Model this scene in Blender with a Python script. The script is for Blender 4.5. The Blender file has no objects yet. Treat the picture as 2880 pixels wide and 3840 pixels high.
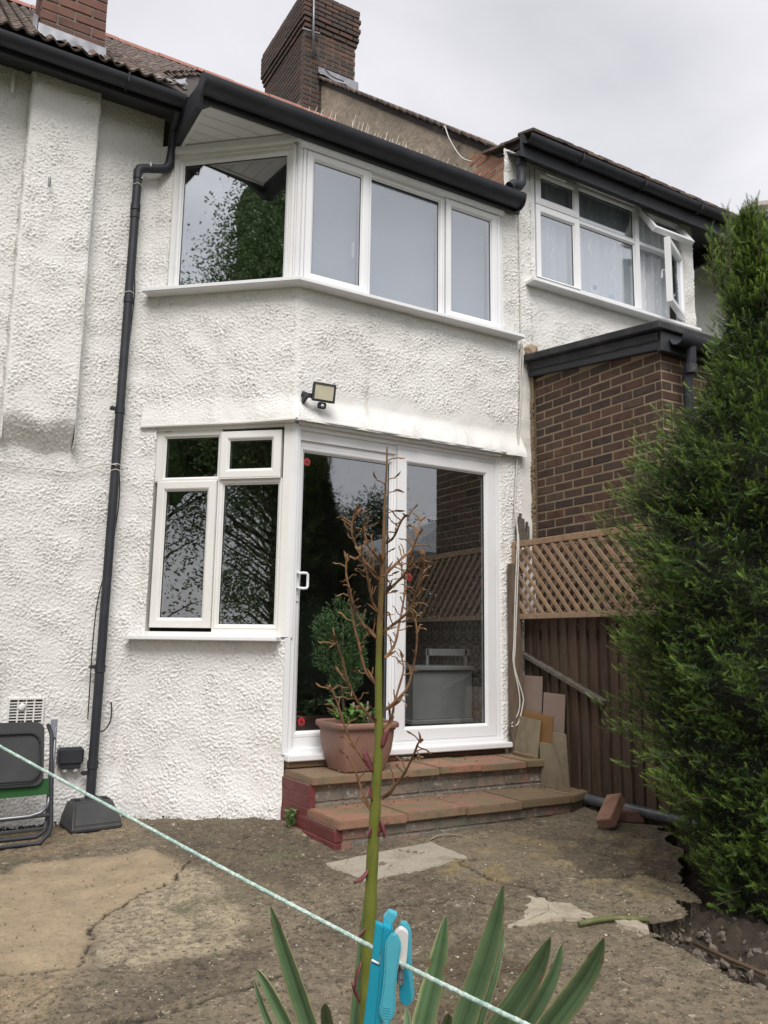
import bpy, bmesh, math, random
import numpy as np
from mathutils import Vector, Matrix
random.seed(7)
rng = np.random.default_rng(11)
R = math.radians
scn = bpy.context.scene
C = scn.collection

# ------------------------------------------------------------------ camera
cam = bpy.data.cameras.new('camera')
cam.sensor_fit = 'HORIZONTAL'; cam.sensor_width = 36.0
cam.lens = 36.0 * 3050 / 2880
cam.clip_start = 0.02; cam.clip_end = 600
camo = bpy.data.objects.new('camera', cam); C.objects.link(camo)
camo.matrix_world = (Matrix.Rotation(R(-30.414), 4, 'Z') @ Matrix.Rotation(R(99.237), 4, 'X') @ Matrix.Rotation(R(0.803), 4, 'Z'))
scn.camera = camo

# ------------------------------------------------------------------ sky: bright overcast
SUN_EL, SUN_AZ = 52.0, 205.0        # azimuth clockwise from +Y
w = bpy.data.worlds.new('World'); scn.world = w; w.use_nodes = True
nt = w.node_tree; nt.nodes.clear()
N = nt.nodes.new; Lk = nt.links.new
out = N('ShaderNodeOutputWorld'); bg = N('ShaderNodeBackground')
sky = N('ShaderNodeTexSky'); sky.sky_type = 'NISHITA'; sky.sun_disc = False
sky.sun_elevation = R(SUN_EL); sky.sun_rotation = R(SUN_AZ)
sky.air_density = 1.4; sky.dust_density = 3.0
tc = N('ShaderNodeTexCoord'); mp = N('ShaderNodeMapping'); mp.inputs['Scale'].default_value = (1, 1, 2.2)
mp.inputs['Location'].default_value = (0.35, 0.1, 0.0)
nz = N('ShaderNodeTexNoise'); nz.inputs['Scale'].default_value = 1.7; nz.inputs['Detail'].default_value = 5; nz.inputs['Roughness'].default_value = 0.5
nz.inputs['Distortion'].default_value = 0.4
rp = N('ShaderNodeValToRGB')
rp.color_ramp.elements[0].position = 0.33; rp.color_ramp.elements[0].color = (0.565, 0.555, 0.58, 1)
rp.color_ramp.elements[1].position = 0.66; rp.color_ramp.elements[1].color = (0.845, 0.83, 0.858, 1)
sc_ = N('ShaderNodeVectorMath'); sc_.operation = 'SCALE'; sc_.inputs['Scale'].default_value = 6.2
mx = N('ShaderNodeMix'); mx.data_type = 'RGBA'; mx.inputs['Factor'].default_value = 0.9
Lk(tc.outputs['Generated'], mp.inputs['Vector']); Lk(mp.outputs['Vector'], nz.inputs['Vector'])
Lk(nz.outputs['Fac'], rp.inputs['Fac']); Lk(rp.outputs['Color'], sc_.inputs[0])
Lk(sky.outputs['Color'], mx.inputs['A']); Lk(sc_.outputs['Vector'], mx.inputs['B'])
Lk(mx.outputs['Result'], bg.inputs['Color']); bg.inputs['Strength'].default_value = 0.10
Lk(bg.outputs['Background'], out.inputs['Surface'])

sun = bpy.data.lights.new('sun', 'SUN'); sun.energy = 1.5; sun.angle = R(35); sun.color = (1.0, 0.97, 0.93)
suno = bpy.data.objects.new('sun', sun); C.objects.link(suno)
az = R(SUN_AZ); el = R(SUN_EL)
sd = Vector((math.sin(az) * math.cos(el), math.cos(az) * math.cos(el), math.sin(el)))
suno.rotation_euler = sd.to_track_quat('Z', 'Y').to_euler(); suno.location = sd * 30

vs = scn.view_settings
vs.view_transform = 'Standard'; vs.look = 'None'; vs.exposure = 1.02; vs.gamma = 1.0; vs.use_curve_mapping = False
try:
    scn.cycles.max_bounces = 8; scn.cycles.transparent_max_bounces = 16; scn.cycles.glossy_bounces = 4; scn.cycles.diffuse_bounces = 3
except Exception: pass

# ------------------------------------------------------------------ helpers: objects
WM = {}
def tag(o, label=None, cat=None, group=None, kind=None):
    if label: o['label'] = label
    if cat: o['category'] = cat
    if group: o['group'] = group
    if kind: o['kind'] = kind
    return o
def thing(name, loc, label, cat, group=None):
    o = bpy.data.objects.new(name, None); C.objects.link(o); o.location = loc
    o.empty_display_size = 0.1; WM[o] = Matrix.Translation(Vector(loc))
    return tag(o, label, cat, group)
def place(o, parent=None, mw=None):
    C.objects.link(o)
    mw = mw or Matrix.Identity(4)
    if parent is not None:
        o.parent = parent; o.matrix_parent_inverse = WM[parent].inverted()
    o.matrix_basis = mw; WM[o] = mw
    return o
def mesh_np(name, V, F, mat, parent=None, smooth=True, col=None):
    V = np.asarray(V, dtype=np.float32); F = np.asarray(F, dtype=np.int32)
    k = F.shape[1]
    me = bpy.data.meshes.new(name)
    me.vertices.add(len(V)); me.vertices.foreach_set('co', V.ravel())
    me.loops.add(F.size); me.loops.foreach_set('vertex_index', F.ravel())
    me.polygons.add(len(F)); me.polygons.foreach_set('loop_start', np.arange(0, F.size, k, dtype=np.int32))
    me.polygons.foreach_set('loop_total', np.full(len(F), k, dtype=np.int32))
    me.update(calc_edges=True); me.validate()
    me.polygons.foreach_set('use_smooth', np.full(len(me.polygons), smooth, dtype=bool))
    if col is not None:
        a = me.color_attributes.new('Col', 'FLOAT_COLOR', 'POINT')
        cc = np.ones((len(V), 4), dtype=np.float32); cc[:, :col.shape[1]] = col
        a.data.foreach_set('color', cc.ravel())
    me.materials.append(mat)
    return place(bpy.data.objects.new(name, me), parent)

def V3(*a): return Vector(a)
class Frame:
    def __init__(s, P, U, Nn): s.P = Vector(P); s.U = Vector(U).normalized(); s.N = Vector(Nn).normalized()
    def p(s, u, z, n=0.0): return s.P + s.U * u + s.N * n + Vector((0, 0, z))
FR = Frame((0, 4.9, 0), (1, 0, 0), (0, -1, 0))                          # bay front, u = world X
CT = Frame((2.17, 4.9, 0), (0.7465, -0.6654, 0), (-0.6654, -0.7465, 0)) # canted side, u <= 0

class MB:
    def __init__(s): s.v = []; s.f = []
    def add(s, vs_, fs):
        o = len(s.v); s.v += [tuple(x) for x in vs_]; s.f += [tuple(i + o for i in q) for q in fs]; return s
    def hexa(s, b, t):
        return s.add(list(b) + list(t), [(3, 2, 1, 0), (4, 5, 6, 7), (0, 1, 5, 4), (1, 2, 6, 5), (2, 3, 7, 6), (3, 0, 4, 7)])
    def box(s, x0, x1, y0, y1, z0, z1):
        return s.hexa([(x0, y0, z0), (x1, y0, z0), (x1, y1, z0), (x0, y1, z0)], [(x0, y0, z1), (x1, y0, z1), (x1, y1, z1), (x0, y1, z1)])
    def lbox(s, F, u0, u1, z0, z1, n0, n1):   # n0 outer, n1 inner
        q = lambda u, n, z: F.p(u, z, n)
        return s.hexa([q(u0, n0, z0), q(u1, n0, z0), q(u1, n1, z0), q(u0, n1, z0)], [q(u0, n0, z1), q(u1, n0, z1), q(u1, n1, z1), q(u0, n1, z1)])
    def prism(s, poly, ext):
        poly = [Vector(p) for p in poly]; ext = Vector(ext); n = len(poly)
        return s.add(poly + [p + ext for p in poly], [tuple(range(n - 1, -1, -1)), tuple(range(n, 2 * n))] + [(i, (i + 1) % n, n + (i + 1) % n, n + i) for i in range(n)])
    def bar(s, a, b, w, d, up=(0, 0, 1)):
        a = Vector(a); b = Vector(b); t = (b - a).normalized(); x = t.cross(Vector(up)).normalized(); y = x.cross(t)
        q = lambda p, i, j: p + x * (w / 2 * i) + y * (d / 2 * j)
        return s.hexa([q(a, -1, -1), q(a, 1, -1), q(a, 1, 1), q(a, -1, 1)], [q(b, -1, -1), q(b, 1, -1), q(b, 1, 1), q(b, -1, 1)])
    def tube(s, pts, rad, seg=10, cap=True):
        pts = [Vector(p) for p in pts]; n = len(pts)
        if not hasattr(rad, '__len__'): rad = [rad] * n
        t0 = (pts[1] - pts[0]).normalized()
        up = Vector((0, 0, 1)) if abs(t0.z) < .9 else Vector((1, 0, 0))
        x = t0.cross(up).normalized(); vs_ = []
        for i, p in enumerate(pts):
            if i == 0: t = t0
            elif i == n - 1: t = (pts[i] - pts[i - 1]).normalized()
            else: t = ((pts[i + 1] - p).normalized() + (p - pts[i - 1]).normalized()).normalized()
            x = (x - t * x.dot(t)).normalized(); y = t.cross(x)
            for k in range(seg):
                a = 2 * math.pi * k / seg
                vs_.append(p + x * (rad[i] * math.cos(a)) + y * (rad[i] * math.sin(a)))
        fs = [(i * seg + k, i * seg + (k + 1) % seg, (i + 1) * seg + (k + 1) % seg, (i + 1) * seg + k) for i in range(n - 1) for k in range(seg)]
        if cap: fs += [tuple(range(seg - 1, -1, -1)), tuple(range((n - 1) * seg, n * seg))]
        return s.add(vs_, fs)
    def ring(s, F, u0, u1, z0, z1, prof):
        # mitred rectangular frame; prof = [(t inward, n)], outermost to innermost, closed behind
        m = len(prof); vs_ = []
        for t, n in prof:
            for (u, z) in ((u0 + t, z0 + t), (u1 - t, z0 + t), (u1 - t, z1 - t), (u0 + t, z1 - t)): vs_.append(F.p(u, z, n))
        fs = []
        for i in range(m):
            j = (i + 1) % m
            for k in range(4):
                l = (k + 1) % 4
                fs.append((i * 4 + k, i * 4 + l, j * 4 + l, j * 4 + k))
        return s.add(vs_, fs)
    def lathe(s, prof, c, seg=24, sx=1, sy=1, power=2.0):
        vs_ = []; n = len(prof)
        for r, z in prof:
            for k in range(seg):
                a = 2 * math.pi * k / seg; ca, sa = math.cos(a), math.sin(a)
                q = (abs(ca) ** power + abs(sa) ** power) ** (-1 / power)
                vs_.append((c[0] + r * ca * q * sx, c[1] + r * sa * q * sy, c[2] + z))
        fs = [(i * seg + k, i * seg + (k + 1) % seg, (i + 1) * seg + (k + 1) % seg, (i + 1) * seg + k) for i in range(n - 1) for k in range(seg)]
        fs += [tuple(range(seg - 1, -1, -1)), tuple(range((n - 1) * seg, n * seg))]
        return s.add(vs_, fs)
    def mesh(s, name, mat, bevel=0, smooth=False, seg=1):
        me = bpy.data.meshes.new(name); me.from_pydata(s.v, [], s.f)
        bm = bmesh.new(); bm.from_mesh(me)
        bmesh.ops.recalc_face_normals(bm, faces=bm.faces)
        if bevel: bmesh.ops.bevel(bm, geom=list(bm.edges), offset=bevel, segments=seg, affect='EDGES', clamp_overlap=True)
        if smooth == 'auto':
            for f in bm.faces: f.smooth = True
            for e in bm.edges: e.smooth = (len(e.link_faces) == 2 and e.calc_face_angle(0) < R(35))
        else:
            for f in bm.faces: f.smooth = bool(smooth)
        bm.to_mesh(me); bm.free(); me.materials.append(mat)
        return me
    def build(s, name, mat, parent=None, bevel=0, smooth=False, seg=1):
        return place(bpy.data.objects.new(name, s.mesh(name, mat, bevel, smooth, seg)), parent)

# ------------------------------------------------------------------ helpers: materials
MATS = {}
def M(name, col, rough=0.6, amask=False, var=None, bump=None, rand=None, metal=0.0, attr=False, spec=0.5, stretch=None, var2=None, sheen=0):
    """procedural material. var=(scale, colour2, lo, hi[, detail]); bump=(scale, strength, distance); rand=[colours] picked per object"""
    m = bpy.data.materials.new(name); m.use_nodes = True
    t = m.node_tree; n = t.nodes; l = t.links.new; b = n['Principled BSDF']
    b.inputs['Roughness'].default_value = rough; b.inputs['Metallic'].default_value = metal
    b.inputs['Specular IOR Level'].default_value = spec
    g = n.new('ShaderNodeNewGeometry'); vec = g.outputs['Position']
    if stretch:
        mpn = n.new('ShaderNodeMapping'); mpn.inputs['Scale'].default_value = stretch; l(vec, mpn.inputs['Vector']); vec = mpn.outputs['Vector']
    cur = None
    if rand:
        oi = n.new('ShaderNodeObjectInfo'); r = n.new('ShaderNodeValToRGB'); r.color_ramp.interpolation = 'LINEAR'
        els = r.color_ramp.elements
        while len(els) < len(rand): els.new(0.5)
        for i, c in enumerate(rand): els[i].position = i / (len(rand) - 1); els[i].color = (*c, 1)
        l(oi.outputs['Random'], r.inputs['Fac']); cur = r.outputs['Color']
    elif attr:
        a = n.new('ShaderNodeVertexColor'); a.layer_name = 'Col'; cur = a.outputs['Color']
    def mixc(cur, v):
        z = n.new('ShaderNodeTexNoise'); z.inputs['Scale'].default_value = v[0]; z.inputs['Detail'].default_value = v[4] if len(v) > 4 else 4
        z.inputs['Roughness'].default_value = 0.62; l(vec, z.inputs['Vector'])
        if len(v) > 5:
            ms_ = n.new('ShaderNodeMapping'); ms_.inputs['Scale'].default_value = v[5]; l(g.outputs['Position'], ms_.inputs['Vector']); l(ms_.outputs['Vector'], z.inputs['Vector'])
        r = n.new('ShaderNodeMapRange'); r.inputs['From Min'].default_value = v[2]; r.inputs['From Max'].default_value = v[3]; r.interpolation_type = 'SMOOTHSTEP'
        l(z.outputs['Fac'], r.inputs['Value'])
        x = n.new('ShaderNodeMix'); x.data_type = 'RGBA'; fo = r.outputs['Result']
        if amask:
            am = n.new('ShaderNodeMath'); am.operation = 'MULTIPLY'; l(fo, am.inputs[0]); l(a.outputs['Alpha'], am.inputs[1]); fo = am.outputs[0]
        l(fo, x.inputs['Factor'])
        if isinstance(v[1], (int, float)):
            x.blend_type = 'MULTIPLY'; x.inputs['B'].default_value = (v[1], v[1], v[1], 1)
        else: x.inputs['B'].default_value = (*v[1], 1)
        if cur is None: x.inputs['A'].default_value = (*col, 1)
        else: l(cur, x.inputs['A'])
        return x.outputs['Result']
    for v in ([var] if var and not isinstance(var, list) else (var or [])): cur = mixc(cur, v)
    if cur is None: b.inputs['Base Color'].default_value = (*col, 1)
    else: l(cur, b.inputs['Base Color'])
    h = None
    for bp in ([bump] if bump and not isinstance(bump, list) else (bump or [])):
        z = n.new('ShaderNodeTexNoise'); z.inputs['Scale'].default_value = bp[0]; z.inputs['Detail'].default_value = 4; l(vec, z.inputs['Vector'])
        bn = n.new('ShaderNodeBump'); bn.inputs['Strength'].default_value = bp[1]; bn.inputs['Distance'].default_value = bp[2]
        l(z.outputs['Fac'], bn.inputs['Height'])
        if h is not None: l(h, bn.inputs['Normal'])
        h = bn.outputs['Normal']
    if h is not None: l(h, b.inputs['Normal'])
    MATS[name] = m
    return m

def glass_mat(name, f0, tint, wave):
    m = bpy.data.materials.new(name); m.use_nodes = True
    t = m.node_tree; n = t.nodes; l = t.links.new; n.clear()
    o = n.new('ShaderNodeOutputMaterial'); mx_ = n.new('ShaderNodeMixShader'); tr = n.new('ShaderNodeBsdfTransparent'); gl = n.new('ShaderNodeBsdfGlossy')
    tr.inputs['Color'].default_value = (*tint, 1); gl.inputs['Roughness'].default_value = 0.012; gl.inputs['Color'].default_value = (.96, .98, 1, 1)
    lw = n.new('ShaderNodeLayerWeight'); lw.inputs['Blend'].default_value = 0.5
    pw = n.new('ShaderNodeMath'); pw.operation = 'POWER'; pw.inputs[1].default_value = 5
    ma = n.new('ShaderNodeMath'); ma.operation = 'MULTIPLY_ADD'; ma.inputs[1].default_value = 1 - f0; ma.inputs[2].default_value = f0
    l(lw.outputs['Facing'], pw.inputs[0]); l(pw.outputs[0], ma.inputs[0]); l(ma.outputs[0], mx_.inputs['Fac'])
    g = n.new('ShaderNodeNewGeometry'); z = n.new('ShaderNodeTexNoise'); z.inputs['Scale'].default_value = wave[0]; z.inputs['Detail'].default_value = 1.5
    l(g.outputs['Position'], z.inputs['Vector'])
    bn = n.new('ShaderNodeBump'); bn.inputs['Strength'].default_value = 1; bn.inputs['Distance'].default_value = wave[1]
    l(z.outputs['Fac'], bn.inputs['Height']); l(bn.outputs['Normal'], gl.inputs['Normal'])
    l(tr.outputs[0], mx_.inputs[1]); l(gl.outputs[0], mx_.inputs[2]); l(mx_.outputs[0], o.inputs['Surface'])
    return m

ROUGH = M('roughcast', (0.80, 0.79, 0.765), 0.9, var=[(1.3, (0.735, 0.72, 0.69), .46, .74, 5), (26, (0.67, 0.655, 0.625), .52, .78, 4), (2.0, (0.58, 0.565, 0.52), .57, .78, 6, (3.2, 3.2, .45)), (60, (0.42, 0.40, 0.36), .69, .80, 2), (7, (0.55, 0.53, 0.47), .70, .84, 5)], bump=[(150, .55, .005), (70, .3, .006)])
ROUGHD = M('roughcast_weathered', (0.76, 0.75, 0.73), 0.9, var=[(1.6, (0.58, 0.57, 0.53), .42, .68, 5), (30, (0.42, 0.40, 0.38), .60, .78, 3), (9, (0.68, 0.65, 0.61), .5, .8)], bump=[(120, .5, .006)])
PLASTER = M('smooth_plaster', (0.75, 0.735, 0.705), 0.8, var=[(5, (0.60, 0.52, 0.42), .56, .74, 6), (22, (0.60, 0.57, 0.52), .62, .82)], bump=[(9, .25, .02), (60, .2, .004)])
UPVC = M('white_upvc', (0.80, 0.805, 0.82), 0.32, var=[(2.2, (0.755, 0.755, 0.75), .45, .75), (26, (0.72, 0.71, 0.68), .62, .85)])
UPVCC = M('cream_upvc', (0.785, 0.775, 0.745), 0.36, var=[(3, (0.73, 0.715, 0.67), .45, .75), (30, (0.66, 0.63, 0.57), .64, .85)])
GASKET = M('black_gasket', (0.012, 0.012, 0.014), 0.6)
SOFFITW = M('white_soffit', (0.76, 0.76, 0.755), 0.4, var=(2, (0.70, 0.70, 0.68), .4, .7))
BLACKP = M('black_plastic', (0.021, 0.023, 0.031), 0.58, var=[(6, (0.034, 0.037, 0.046), .45, .75), (40, (0.05, 0.05, 0.052), .66, .8)], bump=(30, .08, .003))
BLACKF = M('black_paint', (0.024, 0.026, 0.032), 0.55, var=[(4, (0.035, 0.036, 0.042), .45, .75, 6), (26, (0.06, 0.058, 0.055), .64, .8)], bump=(14, .15, .006))
FELT = M('black_felt', (0.022, 0.023, 0.026), 0.75, var=[(5, (0.055, 0.056, 0.058), .42, .72, 6), (40, (0.09, 0.09, 0.088), .66, .84)], bump=[(12, .5, .012), (90, .3, .003)])
LEAD = M('lead', (0.30, 0.31, 0.34), 0.5, var=[(6, (0.18, 0.185, 0.205), .4, .7, 5), (30, (0.5, 0.5, 0.5), .66, .85)], bump=(9, .3, .01), metal=.25)
MORTAR = M('mortar', (0.275, 0.21, 0.135), 0.95, var=[(30, (0.26, 0.20, 0.13), .4, .7), (5, (0.40, 0.30, 0.22), .5, .8)], bump=(90, .8, .008))
MORTARG = M('mortar_grey', (0.22, 0.19, 0.155), 0.95, var=[(30, (0.13, 0.115, 0.09), .4, .7)], bump=(90, .8, .008))
BRICKE = M('brown_brick', (0.1, .05, .04), 0.85, rand=[(0.070, 0.038, 0.027), (0.086, 0.046, 0.032), (0.056, 0.037, 0.028), (0.110, 0.052, 0.034), (0.068, 0.044, 0.034), (0.094, 0.060, 0.041), (0.048, 0.032, 0.026), (0.125, 0.064, 0.043)], var=[(13, 0.62, .42, .72, 3), (120, 0.6, .5, .8, 2), (60, (0.17, 0.115, 0.085), .66, .84)], bump=[(140, .6, .004), (30, .35, .006)])
BRICKC = M('chimney_brick', (0.1, .05, .04), 0.88, rand=[(0.10, 0.055, 0.043), (0.075, 0.052, 0.044), (0.125, 0.062, 0.047), (0.06, 0.045, 0.04), (0.10, 0.062, 0.05), (0.05, 0.040, 0.036), (0.15, 0.072, 0.05)], var=[(5, (0.06, 0.05, 0.045), .42, .72, 5), (90, 0.6, .5, .8, 2)], bump=[(110, .6, .004)])
BRICKR = M('red_brick', (0.25, .1, .07), 0.85, rand=[(0.175, 0.078, 0.058), (0.13, 0.064, 0.052), (0.20, 0.092, 0.068), (0.15, 0.070, 0.053), (0.115, 0.064, 0.055)], var=[(8, 0.7, .45, .75, 4), (90, 0.65, .5, .8, 2)], bump=[(110, .6, .004)])
BRICKO = M('orange_brick', (0.4, .2, .12), 0.88, rand=[(0.52, 0.26, 0.16), (0.42, 0.19, 0.12), (0.56, 0.31, 0.20), (0.36, 0.18, 0.12)], var=[(20, 0.7, .45, .75, 4)], bump=[(110, .6, .004)])
BRICKS = M('step_brick', (0.2, .12, .1), 0.9, rand=[(0.19, 0.15, 0.125), (0.25, 0.18, 0.14), (0.17, 0.145, 0.12), (0.27, 0.14, 0.10), (0.22, 0.175, 0.15), (0.16, 0.135, 0.11)], var=[(7, (0.14, 0.135, 0.105), .42, .64, 5), (20, (0.40, 0.38, 0.34), .56, .72, 5), (34, .5, .55, .7, 4), (90, 0.6, .5, .8, 2)], bump=[(110, .7, .005), (20, .4, .01)])
REDPAINT = M('red_masonry_paint', (0.155, 0.035, 0.034), 0.62, var=[(6, (0.11, 0.028, 0.028), .42, .72, 5), (34, (0.085, 0.04, 0.035), .6, .8), (80, (0.22, 0.12, 0.1), .72, .84)], bump=[(60, .5, .006), (14, .4, .012)])
SLAB = M('red_paving_slab', (0.3, .14, .1), 0.85, rand=[(0.30, 0.145, 0.10), (0.27, 0.15, 0.098), (0.33, 0.155, 0.105), (0.25, 0.15, 0.10), (0.28, 0.136, 0.094)], var=[(4.5, (0.19, 0.15, 0.088), .38, .64, 6), (14, (0.14, 0.11, 0.07), .52, .72, 6), (40, (0.36, 0.22, 0.17), .64, .78, 3), (120, 0.7, .5, .8, 2)], bump=[(130, .4, .003), (14, .2, .01)])
SLABG = M('mossy_slab', (0.2, .15, .09), 0.9, rand=[(0.21, 0.145, 0.085), (0.18, 0.135, 0.08), (0.24, 0.14, 0.09)], var=[(5, (0.135, 0.115, 0.06), .42, .7, 6), (18, (0.28, 0.12, 0.08), .60, .78, 5), (120, 0.7, .5, .8, 2)], bump=[(130, .4, .003), (14, .2, .01)])
TILE = M('roof_tile', (0.1, .06, .05), 0.9, rand=[(0.12, 0.075, 0.06), (0.17, 0.12, 0.095), (0.09, 0.062, 0.055), (0.21, 0.155, 0.125), (0.11, 0.08, 0.07)], var=[(9, (0.075, 0.065, 0.058), .42, .7, 5), (50, (0.27, 0.24, 0.20), .62, .8, 3)], bump=(90, .5, .004))
RIDGE = M('red_ridge_tile', (0.36, 0.16, 0.12), 0.8, rand=[(0.36, 0.165, 0.125), (0.32, 0.15, 0.115), (0.39, 0.19, 0.15)], var=(12, 0.75, .45, .75, 4), bump=(60, .4, .004))
RENDER = M('brown_render', (0.40, 0.33, 0.255), 0.95, var=[(2.5, (0.41, 0.34, 0.27), .46, .7, 5), (7, (0.22, 0.175, 0.135), .54, .74, 6), (40, (0.36, 0.32, 0.26), .66, .8)], bump=[(14, .7, .03), (5, .5, .05), (90, .5, .006)])
def wood(name, rand, grain=(3, 3, .35), dark=.55, extra=None):
    return M(name, rand[0], 0.85, rand=rand, stretch=grain, var=[(16, dark, .42, .72, 6), (55, .7, .5, .75, 2)] + (extra or []), bump=[(40, .45, .004)])
FENCE = wood('fence_wood', [(0.095, 0.057, 0.038), (0.125, 0.077, 0.050), (0.078, 0.048, 0.034), (0.115, 0.080, 0.050), (0.09, 0.060, 0.042)])
POSTW = wood('post_wood', [(0.15, 0.105, 0.072), (0.14, 0.10, 0.07)])
TRELLIS = wood('trellis_wood', [(0.36, 0.23, 0.14), (0.42, 0.28, 0.175), (0.30, 0.195, 0.125), (0.39, 0.285, 0.19), (0.33, 0.215, 0.14)], grain=(2, 2, 2), dark=.7)
OLDW = wood('old_grey_wood', [(0.14, 0.125, 0.10), (0.12, 0.105, 0.085)], grain=(4, 1.2, 4), dark=.4, extra=[(60, (0.35, 0.33, 0.30), .62, .8)])
STRIP = wood('door_packing_wood', [(0.22, 0.14, 0.08), (0.20, 0.125, 0.07)], grain=(.5, 4, 4))
BOARDP = M('pinkish_board', (0.225, 0.165, 0.135), 0.75, var=[(7, (0.25, 0.185, 0.15), .45, .7, 5), (3, (0.19, 0.145, 0.12), .5, .8)], bump=(50, .1, .002))
BOARDO = M('ochre_board', (0.20, 0.105, 0.035), 0.6, var=[(6, (0.16, 0.085, 0.03), .45, .75, 5)], bump=(50, .1, .002))
BOARDM = M('stained_plywood', (0.225, 0.185, 0.125), 0.8, var=[(3.5, (0.155, 0.125, 0.078), .42, .68, 6), (9, (0.27, 0.23, 0.165), .56, .76), (16, (0.12, 0.10, 0.06), .64, .8)], bump=(40, .2, .003))
TERRA = M('terracotta_plastic', (0.255, 0.138, 0.102), 0.6, var=[(5, (0.20, 0.115, 0.088), .40, .70, 6), (26, (0.31, 0.20, 0.155), .58, .80), (3, (0.17, 0.11, 0.085), .55, .75, 5, (3, 3, .6))], bump=(40, .12, .003))
SOIL = M('soil', (0.04, 0.029, 0.020), 0.98, var=[(14, (0.075, 0.057, 0.041), .46, .72, 6), (60, (0.15, 0.125, 0.095), .66, .78)], bump=[(40, 1, .02), (150, .7, .006)])
PATIO = M('concrete_patio', (0.17, 0.14, 0.105), 0.88, attr=True, amask=True, var=[(9, .76, .42, .66, 6), (32, .58, .47, .62, 6), (3.2, (0.125, 0.115, 0.062), .54, .72, 6), (70, (0.46, 0.41, 0.32), .645, .69, 3), (64, .34, .60, .68, 3), (110, .45, .54, .70, 3), (19, (0.36, 0.31, 0.23), .60, .72, 6), (5, (0.12, 0.11, 0.065), .62, .76, 6), (26, .45, .66, .72, 5)], bump=[(38, .55, .010), (150, .6, .005), (7, .3, .03)])
CEMENT = M('cement_patch', (0.40, 0.35, 0.27), 0.92, var=[(8, (0.27, 0.225, 0.16), .44, .7, 6), (60, 0.7, .5, .75, 3)], bump=[(60, .5, .006), (12, .4, .015)])
SCREED = M('pale_screed', (0.36, 0.32, 0.255), 0.92, var=[(6, (0.27, 0.235, 0.18), .46, .72, 6), (70, .66, .5, .72, 3), (130, (0.45, 0.42, 0.37), .68, .73, 2)], bump=[(70, .6, .006)])
GRASS = M('rough_grass_ground', (0.05, 0.075, 0.022), 0.95, var=[(1.5, (0.075, 0.085, 0.03), .4, .7, 6), (9, (0.032, 0.05, 0.015), .45, .7, 5)], bump=(12, 1, .05))
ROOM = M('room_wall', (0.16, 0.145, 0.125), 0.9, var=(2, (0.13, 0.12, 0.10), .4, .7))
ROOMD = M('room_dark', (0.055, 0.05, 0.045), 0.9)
CABINET = M('white_cabinet', (0.50, 0.50, 0.48), 0.5, var=(4, (0.42, 0.42, 0.40), .4, .7))
BLIND = M('blue_grey_blind', (0.30, 0.335, 0.38), 0.85, var=(1.2, (0.33, 0.36, 0.40), .4, .7))
GLASSU = glass_mat('window_glass', 0.29, (.90, .92, .93), (2.2, .0005))
GLASSD = glass_mat('door_glass', 0.17, (.88, .90, .91), (1.4, .0005))
GLASSC = glass_mat('bay_side_glass', 0.38, (.90, .92, .93), (2.2, .0005))
GLASSL = glass_mat('rippled_window_glass', 0.22, (.80, .82, .82), (5, .0005))
# ------------------------------------------------------------------ noise helpers
def band_noise(ny, nx, step, wl, width=.55, seed=0, aniso=(1, 1)):
    r = np.random.default_rng(seed); a = r.standard_normal((ny, nx))
    fy = np.fft.fftfreq(ny, step)[:, None]; fx = np.fft.fftfreq(nx, step)[None, :]
    f = np.sqrt(fx * fx * aniso[0] + fy * fy * aniso[1]) + 1e-6
    b = np.exp(-(np.log(f * wl) / width) ** 2)
    q = np.fft.ifft2(np.fft.fft2(a) * b).real
    return q / q.std()
def sstep(a, b, x):
    t = np.clip((x - a) / (b - a), 0, 1); return t * t * (3 - 2 * t)
def in_poly(px, py, poly):
    ins = np.zeros(px.shape, bool); n = len(poly); j = n - 1
    for i in range(n):
        xi, yi = poly[i]; xj, yj = poly[j]
        c = ((yi > py) != (yj > py)) & (px < (xj - xi) * (py - yi) / (yj - yi + 1e-12) + xi)
        ins ^= c; j = i
    return ins
def seg_dist(px, py, line):
    d = np.full(px.shape, 1e9)
    for (ax, ay), (bx, by) in zip(line[:-1], line[1:]):
        dx, dy = bx - ax, by - ay; t = np.clip(((px - ax) * dx + (py - ay) * dy) / (dx * dx + dy * dy), 0, 1)
        d = np.minimum(d, np.hypot(px - ax - t * dx, py - ay - t * dy))
    return d

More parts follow.
